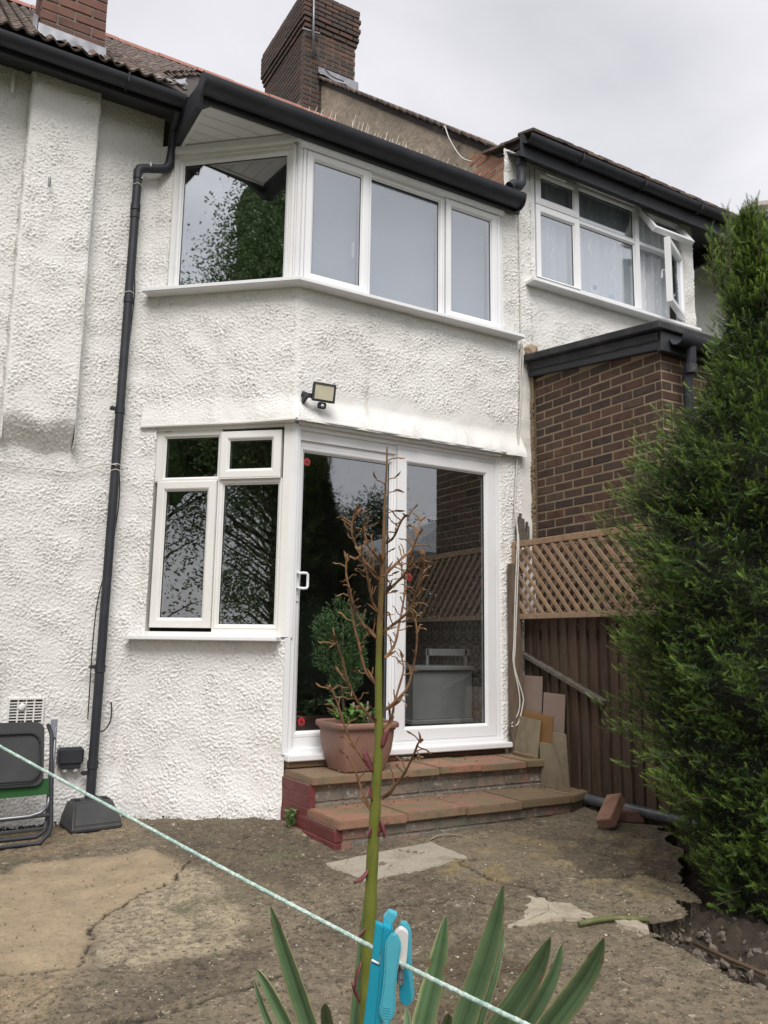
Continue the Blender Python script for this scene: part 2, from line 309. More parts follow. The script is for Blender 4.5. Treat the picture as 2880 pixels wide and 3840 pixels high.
def roughcast(name, parent, F, u0, u1, z0, z1, mat, holes=(), step=.0063, amp=1.0, off=None, smoothmask=None, fade=(1, 1, 1, 1), seed=1, miter=None):
    """real pebbledash: a fine sheet pushed out by lumps 1-3 cm across"""
    nu = max(2, int(round((u1 - u0) / step)) + 1); nz_ = max(2, int(round((z1 - z0) / step)) + 1)
    u = np.linspace(u0, u1, nu); z = np.linspace(z0, z1, nz_); UU, ZZ = np.meshgrid(u, z)
    a = band_noise(nz_, nu, step, .026, .85, seed, (.8, 1.3)); b = band_noise(nz_, nu, step, .016, .7, seed + 50, (.8, 1.25)); c = band_noise(nz_, nu, step, .35, .6, seed + 90); d_ = band_noise(nz_, nu, step, .05, .8, seed + 70)
    h = (.0025 * np.clip(a, -.8, 2.4) + .0023 * np.clip(b, -1, 2.2) + .0013 * np.maximum(0, d_) ** 1.3) * np.clip(.98 + .22 * c, .55, 1.4) + .003
    if smoothmask is not None: h = h * smoothmask(UU, ZZ)
    h = h * amp + .0022 * np.clip(c, -1.5, 1.5) + .005
    e = .016
    for m, d in zip(fade, (UU - u0, u1 - UU, ZZ - z0, z1 - ZZ)):
        if m: h = h * np.clip(d / e, 0, 1)
    if off is not None: h = h + off(UU, ZZ)
    if miter: UU = UU + miter(UU, off(UU, ZZ))
    P = np.array(F.P); Uv = np.array(F.U); Nv = np.array(F.N)
    V = P[None, None] + UU[..., None] * Uv + h[..., None] * Nv; V[..., 2] += ZZ
    idx = np.arange(nu * nz_).reshape(nz_, nu)
    uc = (UU[:-1, :-1] + UU[1:, 1:]) / 2; zc = (ZZ[:-1, :-1] + ZZ[1:, 1:]) / 2
    keep = np.ones(uc.shape, bool)
    for (a0, a1, b0, b1) in holes: keep &= ~((uc > a0) & (uc < a1) & (zc > b0) & (zc < b1))
    Q = np.stack([idx[:-1, :-1], idx[:-1, 1:], idx[1:, 1:], idx[1:, :-1]], -1)[keep]
    used = np.unique(Q); mp_ = np.full(nu * nz_, -1, np.int64); mp_[used] = np.arange(len(used))
    return mesh_np(name, V.reshape(-1, 3)[used], mp_[Q], mat, parent)

# ------------------------------------------------------------------ ground
GP = [(0.3, 5.62, -1.15), (0.65, 5.62, -1.147), (1.2, 5.6, -1.14), (1.56, 5.45, -1.112), (2.17, 4.9, -1.062), (2.14, 4.05, -1.122), (2.7, 4.05, -1.10), (3.3, 4.0, -1.078), (4.05, 4.1, -1.055), (4.3, 3.7, -1.055), (3.4, 3.2, -1.085), (2.6, 2.6, -1.125), (1.4, 4.3, -1.13), (0.6, 4.2, -1.15), (1.2, 3.0, -1.15), (2.6, 1.8, -1.14), (0.5, 2.5, -1.16)]
def gz(x, y):
    x = np.asarray(x, float); y = np.asarray(y, float); sw = np.full(x.shape, .08); sz = sw * -1.13
    for a, b, c in GP:
        wt = np.exp(-((x - a) ** 2 + (y - b) ** 2) / (2 * .42 ** 2)); sw = sw + wt; sz = sz + wt * c
    return sz / sw
def gzf(x, y): return float(gz(np.array([x]), np.array([y]))[0])

big = MB().add([(-250, -250, -1.42), (250, -250, -1.42), (250, 250, -1.42), (-250, 250, -1.42)], [(0, 1, 2, 3)])
tag(big.build('ground', GRASS), kind='structure')

SOILP = [(4.02, 3.50), (3.72, 3.16), (3.36, 2.82), (3.12, 2.56), (2.95, 2.535), (2.70, 2.47), (2.71, 2.34), (2.665, 2.1), (2.62, 1.86), (2.55, 1.2), (2.5, -1.5), (8, -1.5), (8, 3.50)]
xs = np.concatenate([np.linspace(-4, -.22, 50), np.arange(-.2, 4.5, .0105), np.linspace(4.55, 5.2, 8)])
ys = np.concatenate([np.linspace(-3.5, 1.55, 60), np.arange(1.57, 5.8, .0105)])
X, Y = np.meshgrid(xs, ys); ny, nx = X.shape
n1 = band_noise(ny, nx, .0105, .30, .6, 3); n2 = band_noise(ny, nx, .0105, .06, .6, 4); n3 = band_noise(ny, nx, .0105, 1.1, .6, 5); n4 = band_noise(ny, nx, .0105, .025, .5, 6)
Zg = gz(X, Y) + .0035 * n1 + .0012 * n2 + .001 * n4
wx = X + .018 * n1 + .008 * n2; wy = Y + .018 * band_noise(ny, nx, .0105, .30, .6, 13) + .008 * band_noise(ny, nx, .0105, .06, .6, 14)
def lerp(c, c2, m): return c * (1 - m[..., None]) + np.array(c2) * m[..., None]
col = np.zeros((ny, nx, 3)) + np.array((0.135, 0.112, 0.083))
col = lerp(col, (0.098, 0.080, 0.060), sstep(-.2, .9, n3 + .35 * n1))
col = lerp(col, (0.165, 0.140, 0.108), sstep(.7, 1.8, n1 + .5 * n2) * .6)
def soft(poly, wpx=0): return in_poly(wx, wy, poly).astype(float)
def blur(m, k=2):
    for _ in range(k):
        m = (m + np.roll(m, 1, 0) + np.roll(m, -1, 0) + np.roll(m, 1, 1) + np.roll(m, -1, 1)) / 5
    return m
col = lerp(col, (0.275, 0.238, 0.180), blur(soft([(1.34, 4.32), (1.42, 4.2), (1.36, 3.42), (1.18, 3.12), (0.91, 3.12), (0.68, 3.2), (0.82, 3.66), (1.05, 3.93)]), 9) * (.75 + .2 * np.clip(n2, -1, 1)))
col = lerp(col, (0.258, 0.208, 0.148), blur(soft([(0.1, 4.55), (0.54, 4.62), (0.68, 4.73), (1.31, 4.69), (1.36, 4.34), (1.27, 4.10), (1.05, 3.92), (0.80, 3.65), (0.70, 3.36), (0.64, 3.23), (0.2, 3.25)]), 7) * (.80 + .12 * np.clip(n1, -1, 1)))
col = lerp(col, (0.225, 0.178, 0.122), blur(soft([(0.2, 3.25), (0.63, 3.2), (0.56, 2.95), (0.44, 2.7), (0.2, 2.7)]), 9) * .8)
col = lerp(col, (0.20, 0.155, 0.105), blur(soft([(0.3, 5.7), (1.35, 5.6), (1.3, 5.1), (0.9, 4.85), (0.3, 4.9)]), 12) * .6)
col = lerp(col, (0.165, 0.130, 0.072), blur(soft([(2.7, 3.95), (3.22, 3.97), (3.28, 3.6), (2.9, 3.27), (2.5, 3.26), (2.42, 3.5)]), 14) * sstep(-.6, .8, n3 + n1) * .9)
col = lerp(col, (0.20, 0.165, 0.10), blur(soft([(3.0, 3.35), (3.5, 3.7), (3.85, 3.5), (3.45, 3.0), (3.1, 2.7), (2.85, 2.8)]), 12) * sstep(-.4, .9, n1 - n3) * .8)
col = lerp(col, (0.062, 0.047, 0.034), blur(soft([(1.45, 5.4), (2.15, 4.85), (2.1, 4.1), (1.7, 3.6), (1.48, 4.1), (1.4, 5.0)]), 16) * .55)
col = lerp(col, (0.060, 0.043, 0.026), blur(soft([(1.6, 2.7), (2.05, 2.75), (2.05, 2.35), (1.6, 2.0), (1.45, 2.3)]), 14) * .7)
col = lerp(col, (0.075, 0.075, 0.035), sstep(.12, .0, Y - np.where(X < 2.17, 5.64 - np.clip((X - 1.34) * .9, 0, .74), 4.02)) * sstep(-1, 1.2, n2) * .0)
cr = [([(0.2, 3.30), (0.41, 3.32), (0.54, 3.26), (0.64, 3.25), (0.71, 3.39), (0.79, 3.64), (0.91, 3.78), (1.04, 3.89), (1.27, 4.11), (1.36, 4.3), (1.5, 4.42)], .006, .010),
      ([(0.5, 2.7), (0.66, 2.76), (0.75, 2.73), (0.86, 2.76), (1.01, 2.76), (1.15, 2.79), (1.35, 2.86)], .008, .012),
      ([(2.74, 3.66), (2.60, 3.57), (2.58, 3.43), (2.57, 3.30), (2.66, 3.1), (2.6, 2.92)], .009, .014),
      ([(2.95, 3.12), (3.10, 3.03), (3.22, 3.02), (3.30, 2.97), (3.28, 2.86), (3.36, 2.75), (3.5, 2.7)], .014, .022),
      ([(1.62, 4.5), (1.9, 4.25), (2.1, 4.0)], .005, .006), ([(1.5, 3.2), (1.8, 3.3), (2.3, 3.15), (2.5, 2.75)], .005, .008)]
for line, wd, dp in cr:
    d = seg_dist(X + .010 * n1 + .004 * n2, Y + .010 * n3 + .004 * n4, line); m = sstep(wd * 1.9, wd * .6, d) * sstep(-2.2, -.9, n2 + n1 * .6)
    Zg -= dp * m; col = lerp(col, (0.022, 0.017, 0.012), m)
pit = sstep(2.35, 2.9, band_noise(ny, nx, .0105, .045, .4, 31)); Zg -= .007 * pit; col = lerp(col, (0.035, 0.026, 0.018), pit * .85)
soilm = in_poly(X + .026 * n1 + .004 * n2, Y + .026 * band_noise(ny, nx, .0105, .3, .6, 23) + .003 * n4, SOILP)
cell = ~(soilm[:-1, :-1] | soilm[1:, 1:] | soilm[:-1, 1:] | soilm[1:, :-1])
idx = np.arange(nx * ny).reshape(ny, nx)
Q = np.stack([idx[:-1, :-1], idx[:-1, 1:], idx[1:, 1:], idx[1:, :-1]], -1)[cell]
amk = 1 - .72 * blur(soft([(0.1, 4.55), (0.54, 4.62), (0.68, 4.73), (1.31, 4.69), (1.36, 4.34), (1.27, 4.10), (1.05, 3.92), (0.80, 3.65), (0.70, 3.36), (0.64, 3.23), (0.2, 3.25)]), 3) - .35 * blur(soft([(2.7, 3.95), (3.22, 3.97), (3.28, 3.6), (2.9, 3.27), (2.5, 3.26), (2.42, 3.5)]), 10)
Vg = np.stack([X, Y, Zg], -1).reshape(-1, 3); cg = np.concatenate([(col * np.array((1.42, 1.36, 1.22))), np.clip(amk, .2, 1)[..., None]], -1).reshape(-1, 4)
# broken edge: a real face going down wherever concrete meets soil
E_ = []
cp = np.pad(cell, 1)
for (dy, dx, a, b) in ((0, 1, (0, 1), (1, 1)), (0, -1, (1, 0), (0, 0)), (1, 0, (1, 1), (1, 0)), (-1, 0, (0, 0), (0, 1))):
    bd = cell & ~cp[1 + dy:1 + dy + cell.shape[0], 1 + dx:1 + dx + cell.shape[1]]
    ii, jj = np.nonzero(bd); E_.append(np.stack([idx[ii + a[0], jj + a[1]], idx[ii + b[0], jj + b[1]]], -1))
E_ = np.concatenate(E_); nb = len(Vg); ue = np.unique(E_); mp_ = {int(v): nb + i for i, v in enumerate(ue)}
low = Vg[ue].copy(); low[:, 2] -= .14; low[:, :2] += rng.normal(0, .004, (len(ue), 2))
sk = np.array([(a, b, mp_[int(b)], mp_[int(a)]) for a, b in E_])
Vg = np.concatenate([Vg, low]); cg = np.concatenate([cg, np.tile((0.10, 0.085, 0.065, 1.0), (len(ue), 1))]); Q = np.concatenate([Q, sk])
used = np.unique(Q); mp2 = np.full(len(Vg), -1, np.int64); mp2[used] = np.arange(len(used))
patio = tag(mesh_np('patio', Vg[used], mp2[Q], PATIO, None, True, cg[used]), kind='structure')

sx_ = np.arange(2.3, 5.3, .022); sy_ = np.arange(-1.4, 3.75, .022); X2, Y2 = np.meshgrid(sx_, sy_)
sn = band_noise(*X2.shape, .022, .11, .6, 41); sn2 = band_noise(*X2.shape, .022, .5, .6, 42)
Z2 = -1.195 + .010 * sn + .016 * sn2 + .03 * sstep(2.7, 3.4, X2)
i2 = np.arange(X2.size).reshape(X2.shape)
tag(mesh_np('soil_bed', np.stack([X2, Y2, Z2], -1).reshape(-1, 3), np.stack([i2[:-1, :-1], i2[:-1, 1:], i2[1:, 1:], i2[1:, :-1]], -1).reshape(-1, 4), SOIL), kind='structure')
def lump(r, seed, sq=.7):
    rr = np.random.default_rng(seed); bm = bmesh.new(); bmesh.ops.create_icosphere(bm, subdivisions=1, radius=r)
    for v in bm.verts: v.co *= rr.uniform(.65, 1.2); v.co.z *= sq
    vs_ = [v.co.copy() for v in bm.verts]; fs = [tuple(v.index for v in f.verts) for f in bm.faces]; bm.free(); return vs_, fs
crumbs = MB(); rr = random.Random(5)
for i in range(260):
    a = rr.random(); x = 2.72 + rr.random() ** 1.5 * .75; y = rr.uniform(1.75, 2.75)
    if not in_poly(np.array([x - .05]), np.array([y - .02]), SOILP)[0]: continue
    vs_, fs = lump(rr.choice([.006, .008, .011, .016, .022]), i)
    crumbs.add([v + Vector((x, y, -1.185 + .03 * max(0, min(1, (x - 2.7) / .7)) + rr.uniform(-.004, .012))) for v in vs_], fs)
RUBBLE = M('rubble', (0.15, 0.125, 0.098), .95, var=[(30, (0.07, 0.055, 0.042), .42, .68, 4), (70, (0.26, 0.23, 0.19), .62, .8)])
tag(crumbs.build('rubble', RUBBLE), 'crumbled concrete and stones on the dark soil by the broken patio edge', 'rubble', kind='stuff')

grit = MB(); rr = random.Random(6)
for i in range(2600):
    x = rr.uniform(.2, 3.7); y = rr.uniform(1.9, 5.4)
    if (x > 2.1 and y > 4.05) or y > 5.5 - max(0, x - 1.3) * .9 or in_poly(np.array([x]), np.array([y]), SOILP)[0]: continue
    s = rr.choice((.0016, .002, .0028, .004)); z = gzf(x, y) + s * .5; a = rr.uniform(0, 3)
    grit.add([(x + s * math.cos(a), y + s * math.sin(a), z), (x + s * math.cos(a + 2.1), y + s * math.sin(a + 2.1), z), (x + s * math.cos(a + 4.2), y + s * math.sin(a + 4.2), z), (x, y, z + s), (x, y, z - s)], [(0, 1, 3), (1, 2, 3), (2, 0, 3), (1, 0, 4), (2, 1, 4), (0, 2, 4)])
tag(grit.build('grit', RUBBLE), 'loose grit scattered over the concrete patio', 'grit', kind='stuff')
# patches on the patio
def patch(name, poly, mat, h, jit, seed, sub=10):
    rr = random.Random(seed); pts = []
    for (ax, ay), (bx, by) in zip(poly, poly[1:] + poly[:1]):
        for k in range(sub):
            t = k / sub; pts.append((ax + (bx - ax) * t + rr.gauss(0, jit), ay + (by - ay) * t + rr.gauss(0, jit)))
    cx = sum(p[0] for p in pts) / len(pts); cy = sum(p[1] for p in pts) / len(pts); n = len(pts); vs_ = []; fs = []
    rings = (1.0, .965, .75, .5, .25)
    for r_i, r in enumerate(rings):
        for p in pts:
            x = cx + (p[0] - cx) * r; y = cy + (p[1] - cy) * r
            vs_.append((x, y, gzf(x, y) + (-.02 if r_i == 0 else h + (rr.gauss(0, .0015) if r_i > 1 else 0))))
    vs_.append((cx, cy, gzf(cx, cy) + h))
    for i in range(len(rings) - 1): fs += [(i * n + k, i * n + (k + 1) % n, (i + 1) * n + (k + 1) % n, (i + 1) * n + k) for k in range(n)]
    i = len(rings) - 1; fs += [(i * n + k, i * n + (k + 1) % n, len(vs_) - 1) for k in range(n)]
    return MB().add(vs_, fs).build(name, mat, patio, smooth='auto')
patch('pale_screed_patch', [(1.985, 3.945), (2.36, 3.99), (2.70, 4.015), (2.695, 3.65), (2.35, 3.60), (2.02, 3.565)], SCREED, .006, .0025, 1, 14)
patch('cement_patch', [(2.21, 2.77), (2.33, 2.80), (2.45, 2.90), (2.56, 3.02), (2.60, 2.97), (2.58, 2.93), (2.66, 2.86), (2.64, 2.75), (2.63, 2.67), (2.56, 2.70), (2.47, 2.75), (2.33, 2.74)], CEMENT, .008, .006, 2, 7)
patch('cement_patch', [(2.66, 2.60), (2.75, 2.585), (2.74, 2.50), (2.70, 2.46), (2.65, 2.53)], CEMENT, .012, .004, 3, 5)

# ------------------------------------------------------------------ THE HOUSE
house = thing('terraced_house', (2.0, 5.6, -1.1), 'white roughcast house with an angled bay of white windows and sliding patio door', 'house')
MW = Frame((0, 5.64, 0), (1, 0, 0), (0, -1, 0))
def kick(UU, ZZ):     # the foot of the wall swells a little
    return .03 * sstep(-.75, -1.12, ZZ)
def base_off(UU, ZZ): return kick(UU, ZZ)
roughcast('main_wall', house, MW, -.5, 1.355, -1.22, 3.95, ROUGH, off=base_off, fade=(0, 0, 0, 0), seed=1)
PILX0, PILX1, PILY = .44, .872, 5.52
PF = Frame((0, PILY, 0), (1, 0, 0), (0, -1, 0))
def pil_off(UU, ZZ): return -.13 * sstep(1.44, 1.17, ZZ + .02 * np.sin(UU * 21))
pil = thing  # (name kept free)
roughcast('chimney_breast', house, PF, PILX0, PILX1, 1.16, 3.86, ROUGH, off=pil_off, seed=2, fade=(1, 1, 0, 0))
PS = Frame((PILX0, PILY, 0), (0, 1, 0), (-1, 0, 0)); roughcast('chimney_breast_side', house, PS, 0, .13, 1.25, 3.86, ROUGH, seed=3)
PS2 = Frame((PILX1, PILY, 0), (0, 1, 0), (1, 0, 0)); roughcast('chimney_breast_side', house, PS2, 0, .13, 1.25, 3.86, ROUGH, seed=4)
# canted side and front of the bay, with the flared band over the lower openings
def flare(UU, ZZ): return (.066 + .006 * np.sin(UU * 17) + .004 * np.sin(UU * 41)) * sstep(1.68, 1.47, ZZ) * (ZZ < 1.9)
def flare_c(UU, ZZ): return flare(UU, ZZ) + kick(UU, ZZ)
def sm_front(UU, ZZ): return 1 - .93 * sstep(1.80 + .03 * np.sin(UU * 9), 1.70 + .03 * np.sin(UU * 9), ZZ) * sstep(2.10, 2.45, UU) * (ZZ > 1.3)
def sm_cant(UU, ZZ): return 1 - .55 * sstep(1.66, 1.56, ZZ) * (ZZ > 1.3)
cz = -1.2
MIT_C = lambda u, f: .381 * f * np.clip(1 + u / .3, 0, 1)
MIT_F = lambda u, f: -.381 * f * np.clip(1 - (u - 2.17) / .3, 0, 1)
roughcast('bay_side_wall', house, CT, -1.115, 0, cz, .02, ROUGH, off=kick, seed=5, fade=(0, 1, 0, 0))
flare_side = lambda UU, ZZ: flare(UU, ZZ) * (.40 + .60 * np.clip(1 + UU / .35, 0, 1))
roughcast('bay_side_wall', house, CT, -1.115, 0, 1.47, 2.46, ROUGH, off=flare_side, smoothmask=sm_cant, miter=MIT_C, seed=6, fade=(0, 1, 0, 1))
roughcast('bay_side_wall', house, CT, -1.115, -1.0, .0, 1.49, ROUGH, seed=7, fade=(0, 0, 0, 0))
roughcast('bay_side_wall', house, CT, -1.115, -.99, 2.44, 3.62, ROUGH, seed=8, fade=(0, 0, 0, 0))
roughcast('bay_front_wall', house, FR, 2.17, 4.13, 1.47, 2.46, ROUGH, off=flare, smoothmask=sm_front, miter=MIT_F, seed=9, fade=(1, 0, 0, 1))
roughcast('bay_front_wall', house, FR, 3.905, 4.13, -1.1, 1.49, ROUGH, seed=10, fade=(1, 0, 0, 0))
roughcast('bay_front_wall', house, FR, 3.96, 4.13, 2.44, 3.60, ROUGHD, seed=11, fade=(1, 0, 0, 0))
MB().box(2.16, 3.95, 4.96, 5.05, -1.2, -.74).build('bay_front_wall', PLASTER, house)
# smooth strip beside the brick extension
roughcast('smooth_wall_strip', house, FR, 4.13, 4.262, .3, 2.25, PLASTER, amp=.15, seed=12, fade=(0, 0, 0, 0))
roughcast('wall_foot', house, FR, 4.13, 4.262, -1.1, .3, ROUGHD, seed=13, fade=(0, 0, 0, 0))

# ---- rooms behind the glass
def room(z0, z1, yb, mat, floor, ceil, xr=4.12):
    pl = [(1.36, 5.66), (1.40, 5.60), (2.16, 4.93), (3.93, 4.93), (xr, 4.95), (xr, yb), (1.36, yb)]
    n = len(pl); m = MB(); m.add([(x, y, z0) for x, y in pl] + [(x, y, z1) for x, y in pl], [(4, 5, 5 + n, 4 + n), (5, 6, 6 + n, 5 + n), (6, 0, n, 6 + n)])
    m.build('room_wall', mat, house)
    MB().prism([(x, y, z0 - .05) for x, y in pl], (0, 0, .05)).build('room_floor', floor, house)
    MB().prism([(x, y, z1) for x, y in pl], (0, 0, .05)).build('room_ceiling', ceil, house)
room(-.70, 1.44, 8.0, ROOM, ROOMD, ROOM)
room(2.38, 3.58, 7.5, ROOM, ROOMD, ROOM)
# patterned paper on the party wall of the ground floor room
dm = bpy.data.materials.new('damask_wallpaper'); dm.use_nodes = True
t = dm.node_tree; n = t.nodes; l = t.links.new
g = n.new('ShaderNodeNewGeometry'); sx3 = n.new('ShaderNodeSeparateXYZ'); l(g.outputs['Position'], sx3.inputs[0])
pp = n.new('ShaderNodeMath'); pp.operation = 'PINGPONG'; pp.inputs[1].default_value = .085; l(sx3.outputs['Y'], pp.inputs[0])
pz = n.new('ShaderNodeMath'); pz.operation = 'MODULO'; pz.inputs[1].default_value = .26; az_ = n.new('ShaderNodeMath'); az_.operation = 'ADD'; az_.inputs[1].default_value = 5.2; l(sx3.outputs['Z'], az_.inputs[0]); l(az_.outputs[0], pz.inputs[0])
cb3 = n.new('ShaderNodeCombineXYZ'); l(pp.outputs[0], cb3.inputs['X']); l(pz.outputs[0], cb3.inputs['Y'])
nd = n.new('ShaderNodeTexNoise'); nd.inputs['Scale'].default_value = 26; nd.inputs['Detail'].default_value = 1; nd.inputs['Distortion'].default_value = .8; l(cb3.outputs[0], nd.inputs['Vector'])
cr_ = n.new('ShaderNodeValToRGB'); cr_.color_ramp.elements[0].position = .46; cr_.color_ramp.elements[0].color = (.16, .155, .14, 1); cr_.color_ramp.elements[1].position = .52; cr_.color_ramp.elements[1].color = (.34, .33, .30, 1)
l(nd.outputs['Fac'], cr_.inputs['Fac']); l(cr_.outputs['Color'], n['Principled BSDF'].inputs['Base Color'])
MB().box(4.085, 4.115, 4.98, 7.6, -.70, 1.16).build('wallpaper_panel', dm, house)

# ---- window kit
PRF = lambda wd, n0, back: [(0, n0 - back), (0, n0 - .004), (.004, n0), (wd - .020, n0), (wd - .012, n0 - .004), (wd - .004, n0 - .016), (wd, n0 - .018), (wd, n0 - back)]
def casement(parent, F, o, g, n0, mat, glass, gname='pane'):
    """a frame ring between outer rectangle o and glass rectangle g (u0,u1,z0,z1), its gasket and its pane"""
    wd = min(g[0] - o[0], o[1] - g[1], g[2] - o[2], o[3] - g[3])
    m = MB()
    fr_u0, fr_u1, fr_z0, fr_z1 = g[0] - wd, g[1] + wd, g[2] - wd, g[3] + wd
    m.ring(F, fr_u0, fr_u1, fr_z0, fr_z1, PRF(wd, n0, .055))
    if fr_u0 - o[0] > .004: m.lbox(F, o[0], fr_u0, o[2], o[3], n0, n0 - .05)
    if o[1] - fr_u1 > .004: m.lbox(F, fr_u1, o[1], o[2], o[3], n0, n0 - .05)
    if fr_z0 - o[2] > .004: m.lbox(F, fr_u0, fr_u1, o[2], fr_z0, n0 - .001, n0 - .05)
    if o[3] - fr_z1 > .004: m.lbox(F, fr_u0, fr_u1, fr_z1, o[3], n0 - .001, n0 - .05)
    sash = m.build('sash', mat, parent, smooth=False)
    MB().ring(F, g[0] - .004, g[1] + .004, g[2] - .004, g[3] + .004, [(0, n0 - .03), (0, n0 - .0185), (.0075, n0 - .021), (.0075, n0 - .03)]).build('gasket', GASKET, parent)
    MB().lbox(F, g[0], g[1], g[2], g[3], n0 - .024, n0 - .030).build(gname, glass, parent)
    return sash

# lower window in the canted side
win = tag(MB().ring(CT, -1.035, -.028, .035, 1.475, [(0, -.07), (0, 0.0), (.026, 0.0), (.030, -.006), (.030, -.07)]).build('window', UPVCC, house), 'four light window with small top hung vent above the sill')
m = MB(); m.lbox(CT, -1.006, -.072, 1.086, 1.092, -.012, -.06); m.lbox(CT, -.536, -.525, .062, 1.45, -.012, -.06); m.build('mullion', UPVCC, win)
casement(win, CT, (-1.004, -.536, 1.092, 1.446), (-.937, -.553, 1.118, 1.396), -.010, UPVCC, GLASSL)
casement(win, CT, (-.522, -.088, 1.092, 1.422), (-.458, -.158, 1.162, 1.358), .012, UPVCC, GLASSL)
casement(win, CT, (-.974, -.537, .090, 1.084), (-.906, -.607, .157, 1.016), .012, UPVCC, GLASSL)
casement(win, CT, (-.525, -.072, .062, 1.088), (-.494, -.110, .117, 1.055), -.010, UPVCC, GLASSL)
m = MB(); m.lbox(CT, -.072, -.022, .035, 1.475, .004, -.06); m.build('corner_post', UPVCC, win, bevel=.002)
m = MB(); m.lbox(CT, -1.105, -.045, .008, .036, .105, -.06); m.build('sill', UPVC, win, bevel=.005, seg=2)
m = MB(); m.prism([CT.p(-1.115, 1.468, .038), CT.p(-.35, 1.468, .040), CT.p(.030, 1.468, .078), CT.p(-.02, 1.468, -.05), CT.p(-1.115, 1.468, -.05)], (0, 0, .018)); m.build('head_trim', UPVCC, win, bevel=.003)
m = MB(); m.lbox(CT, -.024, .012, .035, 1.475, .004, -.05); m.lbox(FR, 2.172, 2.198, .03, 1.46, .012, -.05); m.build('corner_trim', UPVC, win, bevel=.003)

# upper bay windows
win = MB().ring(CT, -1.012, -.072, 2.47, 3.545, [(0, -.07), (0, -.002), (.024, -.002), (.028, -.007), (.028, -.07)]).build('window', UPVCC, house)
tag(win, 'big single pane in the angled side of the upper bay')
casement(win, CT, (-.986, -.098, 2.495, 3.52), (-.919, -.133, 2.533, 3.470), -.010, UPVC, GLASSC)
m = MB()
for a, b, nn in ((-.078, -.056, .010), (-.056, -.036, -.004), (-.036, -.006, .010)): m.lbox(CT, a, b, 2.48, 3.53, nn, -.06)
m.lbox(FR, 2.170, 2.192, 2.48, 3.50, .006, -.06); m.build('corner_post', UPVC, win, bevel=.003)
m = MB(); m.prism([CT.p(-1.13, 2.438, .115), CT.p(0.045, 2.438, .115), CT.p(0, 2.438, -.05), CT.p(-1.115, 2.438, -.05)], (0, 0, .030)); m.build('sill', UPVC, win, bevel=.005, seg=2)
m = MB(); m.lbox(CT, -1.03, .012, 3.545, 3.60, .034, -.06); m.build('head_cap', UPVC, win, bevel=.006, seg=2)
win = MB().ring(FR, 2.190, 3.958, 2.468, 3.508, [(0, -.07), (0, -.004), (.012, -.004), (.016, -.008), (.016, -.07)]).build('window', UPVC, house)
tag(win, 'three light window with pale blind in the front of the upper bay')
casement(win, FR, (2.197, 2.722, 2.490, 3.486), (2.260, 2.645, 2.567, 3.423), .010, UPVC, GLASSU)
casement(win, FR, (2.705, 3.395, 2.486, 3.492), (2.735, 3.349, 2.515, 3.448), -.006, UPVC, GLASSU)
casement(win, FR, (3.402, 3.936, 2.490, 3.486), (3.463, 3.847, 2.564, 3.423), .010, UPVC, GLASSU)
m = MB(); m.prism([FR.p(2.13, 2.436, .115), FR.p(4.10, 2.436, .115), FR.p(4.10, 2.436, -.05), FR.p(2.17, 2.436, -.05)], (0, 0, .030)); m.build('sill', UPVC, win, bevel=.005, seg=2)
m = MB(); m.lbox(FR, 2.135, 3.965, 3.490, 3.555, .036, -.06); m.lbox(FR, 3.945, 3.965, 2.46, 3.49, .004, -.05); m.build('head_cap', UPVC, win, bevel=.006, seg=2)
for a, b in ((2.25, 2.665), (2.715, 3.37), (3.45, 3.865)):
    m = MB(); m.lbox(FR, a, b, 2.47, 3.51, -.115, -.118); m.build('roller_blind', BLIND, win)
m = MB(); m.lbox(FR, 2.608, 2.622, 2.80, 2.92, -.05, -.075); m.build('handle', UPVC, win, bevel=.004)

# sliding patio door
door = MB().ring(FR, 2.186, 3.918, -.70, 1.462, [(0, -.10), (0, 0.0), (.030, 0.0), (.036, -.010), (.036, -.10)]).build('patio_door', UPVC, house)
tag(door, 'white sliding patio door of two tall glass panels')
casement(door, FR, (2.224, 2.990, -.664, 1.362), (2.270, 2.950, -.562, 1.287), -.040, UPVC, GLASSD)
casement(door, FR, (2.990, 3.882, -.664, 1.400), (3.083, 3.779, -.562, 1.301), -.006, UPVC, GLASSD)
m = MB(); m.lbox(FR, 2.224, 2.99, 1.362, 1.43, -.022, -.09); m.lbox(FR, 2.99, 3.882, 1.402, 1.43, -.012, -.09); m.lbox(FR, 2.975, 2.992, -.664, 1.40, -.030, -.09); m.build('track', UPVC, door, bevel=.002)
m = MB(); m.lbox(FR, 2.165, 3.975, -.735, -.696, .075, -.08); m.build('threshold', UPVC, door, bevel=.006, seg=2)
m = MB(); m.prism([FR.p(2.140, 1.478, .078), FR.p(3.93, 1.478, .078), FR.p(3.93, 1.478, -.05), FR.p(2.19, 1.478, -.05)], (0, 0, .016)); m.lbox(FR, 2.19, 3.91, 1.458, 1.478, .045, -.05); m.build('head_trim', UPVC, door, bevel=.003)
m = MB(); m.lbox(FR, 2.150, 2.186, -.70, .03, .012, -.05); m.build('jamb_trim', UPVC, door, bevel=.003)
hp = [FR.p(2.236, .452, -.036), FR.p(2.238, .455, .0), FR.p(2.262, .457, .012), FR.p(2.284, .456, .012), FR.p(2.292, .446, .012), FR.p(2.293, .37, .012), FR.p(2.285, .357, .012), FR.p(2.262, .355, .012), FR.p(2.238, .357, .0), FR.p(2.236, .36, -.036)]
h = MB().tube(hp, .0095, 8).build('handle', UPVC, door, smooth='auto')
m = MB(); m.lbox(FR, 2.228, 2.252, .27, .47, -.030, -.042); m.lbox(FR, 2.234, 2.246, .318, .336, -.022, -.032); m.build('handle_plate', UPVC, door, bevel=.003)
STICK = M('red_sticker', (0.42, 0.03, 0.035), .5); STICKK = M('sticker_print', (0.02, 0.012, 0.012), .5)
